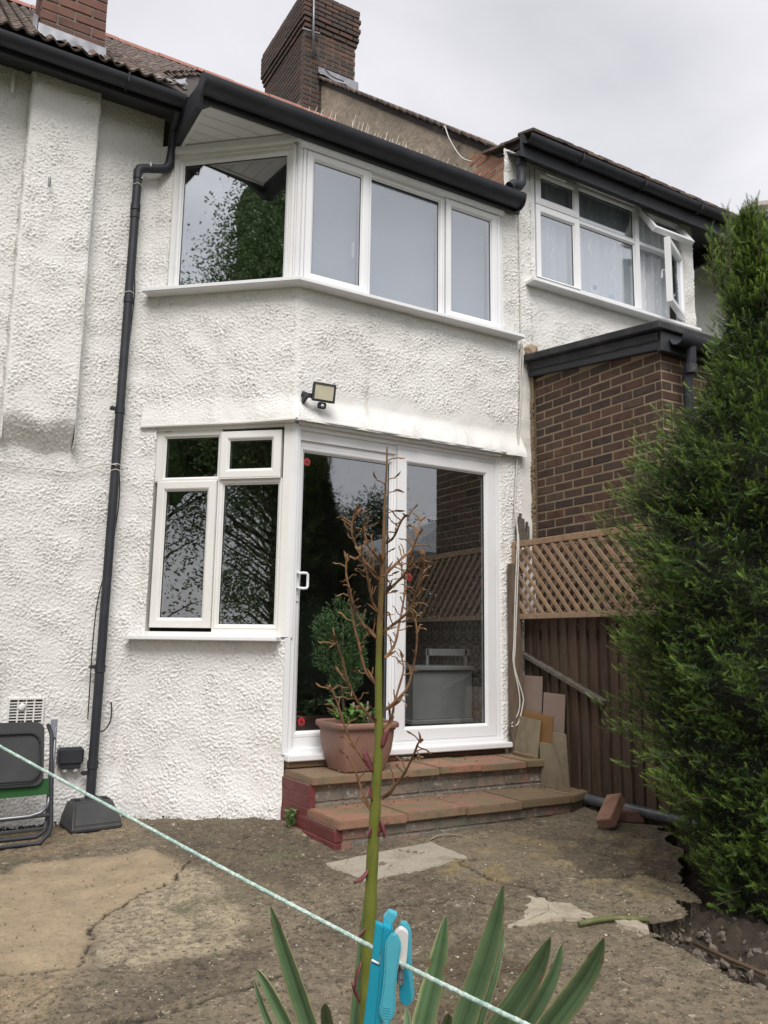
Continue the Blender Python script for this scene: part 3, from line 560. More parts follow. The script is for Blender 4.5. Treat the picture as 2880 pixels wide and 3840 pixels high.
for (u, z, nn) in ((2.297, 1.225, -.0625), (3.108, .478, -.0285), (2.312, -.505, -.0625)):
    m = MB(); pts = [FR.p(u + .024 * math.cos(a), z + .027 * math.sin(a), nn) for a in [k * math.pi / 12 for k in range(24)]]; m.prism(pts, (0, .001, 0))
    s = m.build('warning_sticker', STICK, door)
    m = MB(); m.prism([FR.p(u + dx, z + dz, nn + .0015) for dx, dz in ((-.012, -.004), (.013, -.008), (.014, .0), (.004, .002), (.001, .017), (-.004, .016), (-.004, .003), (-.012, .002))], (0, .001, 0)); m.lbox(FR, u - .008, u + .011, z - .016, z - .012, nn + .0015, nn + .0005)
    m.build('printed_mark', STICKK, s)

# furniture seen through the right hand door panel
cab = thing('cabinet', (3.75, 5.6, -.70), 'pale cabinet with scalloped base seen inside through the right door panel', 'cabinet')
m = MB(); m.box(3.50, 4.07, 5.47, 5.85, -.58, -.20); m.build('body', CABINET, cab, bevel=.006)
m = MB(); m.box(3.46, 4.078, 5.44, 5.86, -.20, -.165); m.build('top', CABINET, cab, bevel=.006)
m = MB(); m.box(3.48, 4.076, 5.455, 5.86, -.615, -.58); m.build('moulding', CABINET, cab, bevel=.006)
pts = [(3.50, -.615)] + [(3.50 + .56 * i / 24, -.66 + .035 * abs(math.sin(i / 24 * math.pi * 2)) ** .7 - (.03 if i in (0, 24) else 0)) for i in range(25)] + [(4.06, -.615)]
m = MB(); m.prism([(x, 5.475, z) for x, z in pts], (0, .02, 0)); m.build('scalloped_apron', CABINET, cab)
for x in (3.505, 4.03):
    for y in (5.478, 5.81): MB().box(x, x + .03, y, y + .03, -.70, -.61).build('leg', CABINET, cab, bevel=.003)
sh = thing('shelf_rail', (3.85, 5.6, -.165), 'pale metal rail standing on top of the indoor cabinet', 'rail')
m = MB(); m.box(3.64, 4.07, 5.50, 5.515, -.085, -.03); m.build('rail', CABINET, sh, bevel=.003)
m = MB(); m.box(3.645, 3.66, 5.50, 5.52, -.165, -.03); m.box(4.02, 4.04, 5.50, 5.52, -.165, -.03); m.build('bracket', CABINET, sh)
# ------------------------------------------------------------------ eaves, gutters, soffits, roofs
m = MB(); m.prism([(-.6, 5.345, 3.745), (-.6, 5.345, 3.905), (-.6, 5.37, 3.905), (-.6, 5.37, 3.765), (-.6, 5.66, 3.89), (-.6, 5.66, 3.865)], (2.05, 0, 0)); m.build('eaves_board', BLACKF, house)
def gutter(name, parent, a, b, r, axis, mat, seg=9):
    a = Vector(a); b = Vector(b); t = (b - a).normalized(); s = Vector((0, 0, 1)).cross(t); n = seg; vs_ = []; fs = []
    for p in (a, b):
        for q in (r, r - .006):
            for k in range(n + 1):
                an = math.pi + math.pi * k / n
                vs_.append(p + s * (q * math.cos(an)) + Vector((0, 0, q * math.sin(an))))
    w_ = n + 1
    for k in range(n):
        fs += [(k, k + 1, 2 * w_ + k + 1, 2 * w_ + k), (w_ + k, w_ + k + 1, 3 * w_ + k + 1, 3 * w_ + k), (k, k + 1, w_ + k + 1, w_ + k), (2 * w_ + k, 2 * w_ + k + 1, 3 * w_ + k + 1, 3 * w_ + k)]
    fs += [(0, w_, 3 * w_, 2 * w_), (n, w_ + n, 3 * w_ + n, 2 * w_ + n)]
    return MB().add(vs_, fs).build(name, mat, parent, smooth='auto')
gutter('gutter', house, (-.6, 5.285, 3.822), (1.40, 5.285, 3.822), .062, 'x', BLACKP)
for x in (.05, 1.0): m = MB(); m.tube([(x, 5.215, 3.83), (x, 5.225, 3.775), (x, 5.285, 3.752), (x, 5.345, 3.775), (x, 5.35, 3.83)], .008, 6); m.build('gutter_bracket', BLACKP, house, smooth='auto')
# bay roof: dark flat slab, fascia on the left return, gutter along the front, white boarded soffit
m = MB(); m.box(1.425, 4.10, 4.865, 5.66, 3.672, 3.72); m.build('bay_flat_roof', FELT, house, bevel=.006)
m = MB(); m.prism([(1.405, 4.83, 3.50), (1.405, 4.83, 3.725), (1.405, 5.62, 3.86), (1.405, 5.62, 3.60), (1.405, 5.30, 3.60), (1.405, 5.0, 3.585)], (.045, 0, 0)); m.build('bay_side_fascia', BLACKF, house, bevel=.003)
m = MB(); m.box(1.45, 4.10, 4.835, 4.862, 3.53, 3.70); m.build('bay_front_fascia', BLACKF, house)
gutter('bay_gutter', house, (1.37, 4.780, 3.640), (4.06, 4.780, 3.630), .086, 'x', BLACKP, 14)
for x_, z_ in ((1.37, 3.612), (4.052, 3.60)): MB().tube([(x_, 4.780, z_), (x_ + .009, 4.780, z_)], .080, 14).build('gutter_end', BLACKP, house, smooth='auto')
bx = MB(); k = 0
for i in range(7):
    y0 = 4.868 + i * .104; y1 = y0 + .100
    xr = 2.17 + .06 if y1 < 4.96 else 2.17 - (y1 - 4.90) / .6654 * .7465 + .10
    MB().prism([(1.452, y0, 3.603), (max(1.47, xr + .11 if i else 4.0), y0, 3.603), (max(1.46, xr), y1, 3.603), (1.452, y1, 3.603)], (0, 0, .010)).build('soffit_board', SOFFITW, house, bevel=.002)
m = MB(); m.box(1.452, 4.0, 4.865, 5.6, 3.616, 3.63); m.build('soffit_backing', SOFFITW, house)
m = MB(); m.box(1.452, 1.475, 4.868, 5.58, 3.592, 3.602); m.build('soffit_edge', SOFFITW, house)
# downpipe
dp = MB().tube([(1.137, 5.555, -1.06), (1.172, 5.555, 3.30)], .030, 16).build('downpipe', BLACKP, house, smooth='auto')
m = MB(); m.tube([(1.172, 5.555, 3.27), (1.173, 5.555, 3.33), (1.185, 5.555, 3.355), (1.21, 5.555, 3.368), (1.34, 5.555, 3.405), (1.375, 5.555, 3.425), (1.392, 5.55, 3.46), (1.395, 5.54, 3.56), (1.39, 5.50, 3.70), (1.38, 5.34, 3.77)], [.034, .034, .034, .031, .031, .034, .034, .028, .028, .034], 14); m.build('swan_neck', BLACKP, dp, smooth='auto')
for z, rr_ in ((3.05, .035), (2.35, .034), (1.55, .034), (-.18, .035), (-.78, .035), (2.99, .034)): m = MB(); x = 1.137 + .035 * (z + 1.06) / 4.36; m.tube([(x, 5.555, z - .022), (x, 5.555, z + .022)], rr_, 16); m.build('collar', BLACKP, dp, smooth='auto')
for z in (-.17, -.83, 1.56): m = MB(); x = 1.137 + .035 * (z + 1.06) / 4.36; m.box(x - .062, x - .03, 5.545, 5.57, z - .012, z + .012); m.tube([(x - .055, 5.53, z), (x - .055, 5.575, z)], .012, 8); m.build('clip', BLACKP, dp, smooth='auto')
FLAKE = M('bare_paint_flake', (0.62, 0.61, 0.58), .8)
for i, (x, z, s) in enumerate(((1.19, 3.29, .018), (1.25, 3.40, .016), (1.165, 3.14, .016), (1.168, 2.93, .020), (1.163, 2.86, .017), (1.17, 2.98, .008))):
    rr = random.Random(i); pts = [(x + s * rr.uniform(.6, 1.1) * math.cos(a) * .6, 5.5262 - .0 + .012 * abs(math.cos(a)) ** 2 * .6, z + s * rr.uniform(.6, 1.4) * math.sin(a)) for a in [k * math.pi / 5 for k in range(10)]]
    if i == 1: pts = [(p[0], 5.524, p[2]) for p in pts]
    MB().prism(pts, (0, .006, 0)).build('paint_flake', FLAKE, dp)
CABLEW = M('white_cable', (0.62, 0.60, 0.55), .6, var=(20, (0.45, 0.43, 0.38), .5, .75))
CABLEK = M('black_cable', (0.015, 0.015, 0.016), .5)
m = MB()
for z in (3.22, 2.4, 1.13, 1.17): x = 1.137 + .035 * (z + 1.06) / 4.36; m.tube([(x + .033 * math.cos(a), 5.555 + .033 * math.sin(a), z + .004 * math.sin(3 * a)) for a in [k * math.pi / 8 for k in range(17)]], .003, 5)
m.build('tie_wire', CABLEW, dp, smooth='auto')
# thin wire along the wall
def wire(name, pts, r, mat, label, seg=6, sub=6):
    P = [Vector(p) for p in pts]; q = []
    for i in range(len(P) - 1):
        p0 = P[max(0, i - 1)]; p1 = P[i]; p2 = P[i + 1]; p3 = P[min(len(P) - 1, i + 2)]
        for k in range(sub):
            t = k / sub; q.append(.5 * ((2 * p1) + (p2 - p0) * t + (2 * p0 - 5 * p1 + 4 * p2 - p3) * t * t + (3 * p1 - p0 - 3 * p2 + p3) * t ** 3))
    q.append(P[-1]); return tag(MB().tube(q, r, seg).build(name, mat, smooth=True), label, 'cable')
wire('wall_wire', [(0.30, 5.60, 1.19), (0.5, 5.605, 1.10), (.72, 5.605, 1.10), (.90, 5.605, 1.10), (1.0, 5.60, 1.15), (1.07, 5.595, 1.17), (1.135, 5.52, 1.165), (1.19, 5.56, 1.16)], .0035, CABLEW, 'thin grey wire running across the wall to the black downpipe')
wire('drip_cable', [(1.145, 5.56, -.55), (1.19, 5.575, -.58), (1.235, 5.58, -.52), (1.243, 5.60, -.43), (1.242, 5.63, -.40)], .0045, CABLEK, 'short black cable looping from the lower downpipe into the wall')
wire('pipe_cable', [(1.205, 5.59, 3.05), (1.203, 5.59, 2.6), (1.21, 5.585, 2.4), (1.195, 5.59, 2.0), (1.19, 5.59, 1.5), (1.185, 5.59, 1.2), (1.2, 5.59, .95), (1.17, 5.585, .6), (1.10, 5.585, .2), (1.095, 5.585, -.5)], .004, CABLEK, 'thin black cable running down beside the downpipe')

# ---- tiled main roof
SL = Vector((0, 8.5 - 5.27, 6.53 - 3.875)); SLn = SL.normalized(); RN = Vector((0, -SLn.z, SLn.y))
roof = MB().prism([(-1.2, 5.27, 3.84), (-1.2, 8.5, 6.495), (-1.2, 11.7, 3.85), (-1.2, 11.7, 3.75), (-1.2, 8.5, 6.38), (-1.2, 5.40, 3.85)], (5.25, 0, 0)).build('roof', M('roof_underlay', (0.05, 0.042, 0.038), .95), house)
TW, TG = .092, .125
def tile_mesh():
    n = 8; vs_ = []; fs = []
    for layer, (yy, zz) in enumerate(((0, .0), (TG * 1.25, -.004))):
        for k in range(n + 1):
            u = k / n; x = (u - .5) * TW * 1.02; h_ = .017 * math.sin(u * 2 * math.pi) * (1 if u < .5 else .5) + .012
            vs_.append((x, yy, h_ + zz)); vs_.append((x, yy, h_ + zz - .014))
    w_ = 2 * (n + 1)
    for k in range(n):
        a = 2 * k; fs += [(a, a + 2, w_ + a + 2, w_ + a), (a + 1, a + 3, a + 2, a)]
    return MB().add(vs_, fs).mesh('tile', TILE, smooth='auto')
tmesh = tile_mesh()
RM = Matrix(((1, 0, 0), (0, SLn.y, RN.y), (0, SLn.z, RN.z))).to_4x4()
cand = []
for r_ in range(33):
    for c_ in range(-2, 46):
        x = -.02 + c_ * TW; s = r_ * TG
        P = Vector((x, 5.245, 3.87)) + SLn * s
        # sight line over the gutter and past the brick chimney: only what can be seen gets a tile of its own
        if x > 1.42 and P.y < 5.9 + (x - 1.42) * 2.6: continue
        if x > 1.5 + (P.y - 5.2) * .33: continue
        if x < .03 + (P.y - 5.2) * .055: continue
        cand.append((P.length, P))
cand.sort(key=lambda q: q[0]); rr = random.Random(3); rest = MB()
tm_v = [v.co.copy() for v in tmesh.vertices]; tm_f = [tuple(p.vertices) for p in tmesh.polygons]
for i, (d, P) in enumerate(cand):
    mw = Matrix.Translation(P + RN * rr.uniform(0, .004)) @ RM @ Matrix.Rotation(rr.gauss(0, .012), 4, 'Z')
    if i < 300: place(bpy.data.objects.new('tile', tmesh), roof, mw)
    else: rest.add([mw @ v for v in tm_v], tm_f)
if rest.v: tag(rest.build('far_tiles', TILE, roof, smooth='auto'), kind='stuff')
rid = MB().add(*(lambda n: ([(x, .10 * math.cos(math.pi * k / n), .085 * math.sin(math.pi * k / n)) for x in (0, .44) for k in range(n + 1)], [(k, k + 1, n + 2 + k, n + 1 + k) for k in range(n)]))(8)).mesh('ridge_tile', RIDGE, smooth='auto')
for i in range(12): place(bpy.data.objects.new('ridge_tile', rid), roof, Matrix.Translation((-1.2 + i * .445, 8.5, 6.50 + rr.uniform(-.006, .006))))
RAGW = MB().add([(x, 0 + .012 * math.sin(i * 1.9) , z + .008 * math.sin(i * 2.3)) for z in (0, .13) for i, x in enumerate(np.linspace(0, .25, 12))], [(k, k + 1, 13 + k, 12 + k) for k in range(11)])
# ---- bricks
def brick_mesh(name, L, H, D, mat, seed, b=.004):
    rr = random.Random(seed); bm = bmesh.new(); bmesh.ops.create_cube(bm, size=1)
    for v in bm.verts: v.co = Vector((v.co.x * L, v.co.y * D, v.co.z * H)) + Vector((rr.uniform(-.0015, .0015), rr.uniform(-.0012, .0012), rr.uniform(-.0012, .0012)))
    bmesh.ops.bevel(bm, geom=list(bm.edges), offset=b, segments=1, affect='EDGES')
    me = bpy.data.meshes.new(name); bm.to_mesh(me); bm.free(); me.materials.append(mat); return me
def brickwork(parent, F, u0, u1, z0, z1, mat, L=.2025, H=.0675, J=.0115, D=.09, name='brick', start=0, proud=None, cond=None, hdr=False, seed=0):
    """stretcher bond; every brick an object of its own, sharing four meshes"""
    rr = random.Random(seed); ms = [brick_mesh(name, L - J, H - J, D, mat, seed * 10 + i) for i in range(4)]
    rot = Matrix((( F.U.x, -F.N.x, 0), (F.U.y, -F.N.y, 0), (0, 0, 1))).to_4x4(); n = int(round((z1 - z0) / H)); out_ = []
    for r_ in range(n):
        zc = z0 + (r_ + .5) * H; u = u0 - (L / 2 if (r_ + start) % 2 else 0)
        while u < u1 - .02:
            a = max(u, u0); b = min(u + L, u1)
            if b - a > .03:
                uc = (a + b) / 2; pr = proud(zc) if proud else 0
                if cond is None or cond(uc, zc):
                    mw = Matrix.Translation(F.p(uc, zc, -D / 2 + pr + rr.uniform(-.0015, .0015))) @ rot @ Matrix.Rotation(rr.gauss(0, .004), 4, 'Y') @ Matrix.Diagonal(((b - a - J) / (L - J), 1, 1, 1))
                    out_.append(place(bpy.data.objects.new(name, rr.choice(ms)), parent, mw))
            u += L
    return out_
# the smaller brick chimney rising behind the main gutter
ch = MB().box(.442, .862, 5.462, 5.90, 3.90, 4.95).build('chimney', MORTARG, house); tag(ch, 'red brick chimney with lead skirt rising behind the gutter')
CF = Frame((.436, 5.455, 0), (1, 0, 0), (0, -1, 0)); brickwork(ch, CF, 0, .432, 4.10, 4.93, BRICKR, H=.074, L=.222, seed=1)
CL = Frame((.435, 5.895, 0), (0, -1, 0), (-1, 0, 0)); brickwork(ch, CL, 0, .43, 4.10, 4.93, BRICKR, H=.074, L=.222, seed=2, start=1)
def wavy_sheet(rows, nseg, amp, seed):
    rr = random.Random(seed); vs_ = []; fs = []
    for r_i, (a, b, am) in enumerate(rows):
        a = Vector(a); b = Vector(b)
        for k in range(nseg + 1): p = a.lerp(b, k / nseg); vs_.append(p + Vector((0, -1, .8)) * (amp * am * (.6 * math.sin(k * 1.15) + rr.uniform(-.5, .5))))
    for i in range(len(rows) - 1): fs += [(i * (nseg + 1) + k, i * (nseg + 1) + k + 1, (i + 1) * (nseg + 1) + k + 1, (i + 1) * (nseg + 1) + k) for k in range(nseg)]
    return MB().add(vs_, fs)
wavy_sheet([((.428, 5.44, 4.125), (.872, 5.44, 4.115), 0), ((.426, 5.435, 4.06), (.876, 5.435, 4.05), .2), ((.424, 5.432, 3.985), (.880, 5.432, 3.985), .4), ((.40, 5.33, 3.945), (.93, 5.33, 3.945), .8), ((.39, 5.26, 3.905), (1.0, 5.26, 3.905), 1.2)], 26, .010, 1).build('lead_flashing', LEAD, ch, smooth=True)
wavy_sheet([((.424, 5.44, 4.17), (.424, 5.85, 4.50), 0), ((.420, 5.44, 4.0), (.420, 5.85, 4.33), .1), ((.35, 5.42, 3.98), (.35, 5.85, 4.33), .6)], 8, .006, 2).build('lead_flashing', LEAD, ch, smooth=True)
wavy_sheet([((1.20, 5.25, 3.895), (1.44, 5.35, 3.99), .8), ((1.21, 5.33, 3.96), (1.43, 5.40, 4.05), .5), ((1.36, 5.38, 4.02), (1.45, 5.45, 4.12), .2)], 8, .01, 3).build('valley_flashing', LEAD, house, smooth=True)

# ------------------------------------------------------------------ NEIGHBOUR'S HOUSE
nb = thing('neighbour_house', (5.2, 5.2, -1.1), 'white roughcast neighbouring house with an open window and black gutter at upper right', 'house')
roughcast('front_wall', nb, FR, 4.13, 4.262, 2.24, 4.16, ROUGHD, seed=20, fade=(0, 0, 0, 0))
roughcast('front_wall', nb, FR, 4.262, 6.32, 1.9, 4.16, ROUGHD, holes=[(4.30, 6.155, 3.03, 4.10)], step=.010, seed=21, fade=(0, 0, 0, 0))
roughcast('front_wall', nb, FR, 3.985, 4.13, 3.60, 4.12, ROUGHD, seed=22, fade=(0, 0, 0, 0))
roughcast('set_back_wall', nb, Frame((0, 5.64, 0), (1, 0, 0), (0, -1, 0)), 6.3, 9.2, 1.4, 4.55, ROUGHD, step=.014, seed=23, fade=(0, 0, 0, 0))
roughcast('set_back_pier', nb, Frame((0, 5.52, 0), (1, 0, 0), (0, -1, 0)), 8.1, 8.7, 1.4, 4.5, ROUGHD, step=.014, seed=24, fade=(0, 0, 0, 0))
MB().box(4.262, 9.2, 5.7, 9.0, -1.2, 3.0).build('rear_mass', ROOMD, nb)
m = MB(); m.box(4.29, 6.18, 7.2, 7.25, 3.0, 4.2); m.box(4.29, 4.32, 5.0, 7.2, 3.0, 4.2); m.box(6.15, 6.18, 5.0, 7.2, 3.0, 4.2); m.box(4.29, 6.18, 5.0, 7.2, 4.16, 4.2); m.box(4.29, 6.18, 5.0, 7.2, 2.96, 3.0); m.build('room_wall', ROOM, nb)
nw = MB().ring(FR, 4.285, 6.17, 3.025, 4.105, [(0, -.07), (0, .004), (.030, .004), (.034, -.004), (.034, -.07)]).build('window', UPVC, nb); tag(nw, 'neighbour window with net curtains, two casements open')
casement(nw, FR, (4.325, 4.82, 3.728, 4.045), (4.398, 4.760, 3.80, 3.985), .014, UPVC, GLASSU)
casement(nw, FR, (4.325, 4.82, 3.062, 3.715), (4.388, 4.755, 3.082, 3.647), .014, UPVC, GLASSU)
casement(nw, FR, (4.822, 5.552, 3.722, 4.07), (4.847, 5.528, 3.748, 4.022), -.004, UPVC, GLASSU)
casement(nw, FR, (4.822, 5.552, 3.062, 3.714), (4.838, 5.522, 3.082, 3.682), -.004, UPVC, GLASSU)
m = MB(); m.lbox(FR, 4.814, 4.838, 3.06, 4.07, .002, -.06); m.lbox(FR, 5.538, 5.590, 3.06, 4.07, .002, -.06); m.lbox(FR, 5.59, 6.14, 3.70, 3.735, -.002, -.06); m.lbox(FR, 4.32, 5.54, 3.712, 3.73, -.008, -.06); m.build('mullion', UPVC, nw, bevel=.003)
# open top-hung vent and open side-hung casement
a = R(33); VF_U = Vector((1, 0, 0)); hinge = FR.p(5.60, 4.055, .02)
class Tilt:
    def __init__(s, O, U, Zv, Nv): s.O = Vector(O); s.U = Vector(U); s.Z = Vector(Zv); s.N = Vector(Nv)
    def p(s, u, z, n=0): return s.O + s.U * u + s.Z * z + s.N * n
TF = Tilt(hinge, (1, 0, 0), (0, -math.sin(a), -math.cos(a)), (0, -math.cos(a), math.sin(a)))
v = MB().ring(TF, 0, .53, 0, .31, PRF(.055, .0, .05)).build('open_vent', UPVC, nw); MB().lbox(TF, .055, .475, .055, .255, -.024, -.030).build('pane', GLASSU, v)
a = R(26); CFm = Tilt(FR.p(6.125, 3.075, .02), (-math.cos(a), -math.sin(a), 0), (0, 0, 1), (math.sin(a), -math.cos(a), 0))
v = MB().ring(CFm, 0, .50, 0, .62, PRF(.062, .025, .05)).build('open_casement', UPVC, nw); MB().lbox(CFm, .06, .44, .06, .56, .0, -.006).build('pane', GLASSU, v)
m = MB(); m.tube([CFm.p(.47, .32, -.03), CFm.p(.47, .32, -.06), CFm.p(.47, .25, -.065)], .008, 6); m.build('handle', UPVC, v, smooth='auto')
m = MB(); m.prism([FR.p(4.20, 2.955, .115), FR.p(6.26, 2.955, .115), FR.p(6.26, 2.955, -.05), FR.p(4.20, 2.955, -.05)], (0, 0, .032)); m.build('sill', UPVC, nw, bevel=.005, seg=2)
m = MB(); m.lbox(FR, 4.26, 6.19, 4.10, 4.135, .03, -.05); m.build('head_trim', UPVC, nw, bevel=.003)
m = MB(); m.box(4.42, 4.66, 4.862, 4.878, 4.012, 4.030); m.build('trickle_vent', UPVC, nw, bevel=.003)
# net curtain: folded sheet with woven swirls
net = bpy.data.materials.new('net_curtain'); net.use_nodes = True
t = net.node_tree; n = t.nodes; l = t.links.new; n.clear()
o_ = n.new('ShaderNodeOutputMaterial'); mxs = n.new('ShaderNodeMixShader'); tr = n.new('ShaderNodeBsdfTransparent'); df = n.new('ShaderNodeBsdfPrincipled'); df.inputs['Roughness'].default_value = .9
g = n.new('ShaderNodeNewGeometry'); mpn = n.new('ShaderNodeMapping'); mpn.inputs['Scale'].default_value = (1, .0, .12); l(g.outputs['Position'], mpn.inputs['Vector'])
sp = n.new('ShaderNodeSeparateXYZ'); l(g.outputs['Position'], sp.inputs[0])
sn_ = n.new('ShaderNodeMath'); sn_.operation = 'SINE'; mz = n.new('ShaderNodeMath'); mz.operation = 'MULTIPLY'; mz.inputs[1].default_value = 34; l(sp.outputs['Z'], mz.inputs[0]); l(mz.outputs[0], sn_.inputs[0])
ma_ = n.new('ShaderNodeMath'); ma_.operation = 'MULTIPLY_ADD'; ma_.inputs[1].default_value = .014; l(sn_.outputs[0], ma_.inputs[0]); l(sp.outputs['X'], ma_.inputs[2])
fr_ = n.new('ShaderNodeMath'); fr_.operation = 'PINGPONG'; fr_.inputs[1].default_value = .072; l(ma_.outputs[0], fr_.inputs[0])
lt = n.new('ShaderNodeMath'); lt.operation = 'LESS_THAN'; lt.inputs[1].default_value = .007; l(fr_.outputs[0], lt.inputs[0])
nzc = n.new('ShaderNodeTexNoise'); nzc.inputs['Scale'].default_value = 11; l(g.outputs['Position'], nzc.inputs['Vector'])
gt = n.new('ShaderNodeMath'); gt.operation = 'GREATER_THAN'; gt.inputs[1].default_value = .5; l(nzc.outputs['Fac'], gt.inputs[0])
mm = n.new('ShaderNodeMath'); mm.operation = 'MULTIPLY'; l(lt.outputs[0], mm.inputs[0]); l(gt.outputs[0], mm.inputs[1])
fa = n.new('ShaderNodeMath'); fa.operation = 'MULTIPLY_ADD'; fa.inputs[1].default_value = .16; fa.inputs[2].default_value = .80; l(mm.outputs[0], fa.inputs[0])
mc = n.new('ShaderNodeMix'); mc.data_type = 'RGBA'; mc.inputs['A'].default_value = (.80, .82, .86, 1); mc.inputs['B'].default_value = (.82, .83, .85, 1); l(mm.outputs[0], mc.inputs['Factor']); l(mc.outputs['Result'], df.inputs['Base Color'])
l(fa.outputs[0], mxs.inputs['Fac']); l(tr.outputs[0], mxs.inputs[1]); l(df.outputs[0], mxs.inputs[2]); l(mxs.outputs[0], o_.inputs['Surface'])
xx = np.linspace(4.31, 6.10, 220); yy = 4.995 + .016 * np.sin(xx * 62) + .01 * np.sin(xx * 23 + 1)
vs_ = [(x, y, z) for z in (3.04, 4.09) for x, y in zip(xx, yy)]; tag(MB().add(vs_, [(k, k + 1, 220 + k + 1, 220 + k) for k in range(219)]).build('net_curtain', net, smooth=True), 'white net curtain with woven swirls behind the neighbour window', 'curtain')
# bottles on the inside sill
for i, (x, r_, h_, cap, bl) in enumerate(((5.09, .030, .13, (0.05, 0.09, 0.35), 'small white bottle with a blue cap inside the neighbour window'), (5.30, .034, .10, (0.25, 0.5, 0.6), 'pale blue bottle at the right on the neighbour window sill'))):
    b = thing('bottle', (x, 4.995, 3.0), bl, 'bottle')
    MB().lathe([(r_ * .9, 0), (r_, .01), (r_, h_ * .65), (r_ * .5, h_ * .8), (r_ * .45, h_ * .82)], (x, 4.995, 3.06), 14).build('body', M('bottle%d' % i, (.75, .75, .68) if i == 0 else (.35, .55, .65), .4), b, smooth='auto')
    MB().lathe([(r_ * .75, 0), (r_ * .75, h_ * .28), (r_ * .6, h_ * .3)], (x, 4.995, 3.06 + h_ * .8), 14).build('cap', M('cap%d' % i, cap, .4), b, smooth='auto')
MB().box(4.3, 6.16, 4.955, 5.05, 3.03, 3.06).build('inner_sill', UPVC, nb)
# eaves of the neighbour
m = MB(); m.prism([(4.02, 4.70, 3.955), (4.02, 4.70, 4.15), (4.02, 4.725, 4.15), (4.02, 4.725, 3.975), (4.02, 4.93, 4.13), (4.02, 4.93, 4.10)], (2.9, 0, 0)); m.build('eaves_board', BLACKF, nb)
gutter('gutter', nb, (4.03, 4.645, 4.105), (6.80, 4.645, 4.125), .058, 'x', BLACKP)
for x in (4.6, 5.35, 6.1): m = MB(); m.tube([(x, 4.58, 4.11), (x, 4.59, 4.06), (x, 4.645, 4.04), (x, 4.70, 4.06)], .008, 6); m.build('gutter_bracket', BLACKP, nb, smooth='auto')
m = MB(); m.prism([(6.17, 4.90, 4.10), (6.92, 4.72, 4.02), (6.92, 5.66, 4.28), (6.17, 5.66, 4.28)], (0, 0, .03)); m.build('bay_soffit', BLACKF, nb)
m = MB(); m.box(6.90, 6.94, 4.70, 5.66, 3.98, 4.2); m.build('bay_side_fascia', BLACKF, nb)
m = MB(); m.prism([(6.9, 5.36, 4.17), (6.9, 5.36, 4.36), (6.9, 5.39, 4.36), (6.9, 5.66, 4.33), (6.9, 5.66, 4.30)], (2.4, 0, 0)); m.build('eaves_board', BLACKF, nb)
m = MB(); m.tube([(4.085, 4.79, 4.06), (4.085, 4.79, 3.80)], .036, 14); m.tube([(4.085, 4.79, 3.85), (4.085, 4.79, 3.78), (4.06, 4.785, 3.745), (3.99, 4.78, 3.735), (3.95, 4.78, 3.70)], .040, 12); m.tube([(4.085, 4.79, 3.93), (4.085, 4.79, 3.965)], .042, 14); m.build('short_downpipe', BLACKP, nb, smooth='auto')
# side (verge) wall of the neighbour's roof, rendered, orange brick at its foot
sl = .832; vz = lambda y: max(4.17 + sl * (y - 5.06), 4.085 + .2 * (y - 4.6))
m = MB(); m.prism([(4.12, 4.92, 3.6), (4.12, 4.92, vz(4.92)), (4.12, 5.12, vz(5.12)), (4.12, 8.95, vz(8.95)), (4.12, 8.95, 3.6)], (.22, 0, 0)); vw = m.build('verge_wall', RENDER, nb)
VF = Frame((4.118, 5.56, 0), (0, -1, 0), (-1, 0, 0))
brickwork(vw, VF, 0, .62, 3.66, 4.47, BRICKO, cond=lambda u, z: z < vz(5.56 - u) - .05 and u > .10 + .09 * math.sin(z * 31), seed=5)
m = MB(); m.prism([(4.105, 4.62, vz(4.62) - .02), (4.105, 4.62, vz(4.62) + .05), (4.105, 5.12, vz(5.12) + .05), (4.105, 9.2, vz(9.2) + .05), (4.105, 9.2, vz(9.2) - .02), (4.105, 5.12, vz(5.12) - .02)], (4.5, 0, 0)); nroof = m.build('roof', MATS['roof_underlay'], nb)
sln = Vector((0, 1, sl)).normalized(); rn = Vector((0, -sln.z, sln.y)); RM2 = Matrix(((1, 0, 0), (0, sln.y, rn.y), (0, sln.z, rn.z))).to_4x4()
vt = MB().box(-.09, .09, 0, .20, -.012, .014).mesh('verge_tile', TILE, bevel=.004)
for i in range(34):
    y = 4.60 + i * .125
    if y > 8.8: break
    place(bpy.data.objects.new('verge_tile', vt), nroof, Matrix.Translation((4.155 + rr.uniform(-.02, .02), y, vz(y) + .065)) @ (RM2 if y > 5.1 else Matrix.Rotation(.2, 4, 'X')) @ Matrix.Rotation(.09, 4, 'X') @ Matrix.Rotation(rr.gauss(0, .03), 4, 'Z'))
for i in range(24): place(bpy.data.objects.new('eaves_tile', vt), nroof, Matrix.Translation((4.28 + i * .115, 4.585, vz(4.585) + .055 + (.006 if i % 2 else 0))) @ Matrix.Rotation(.2, 4, 'X'))

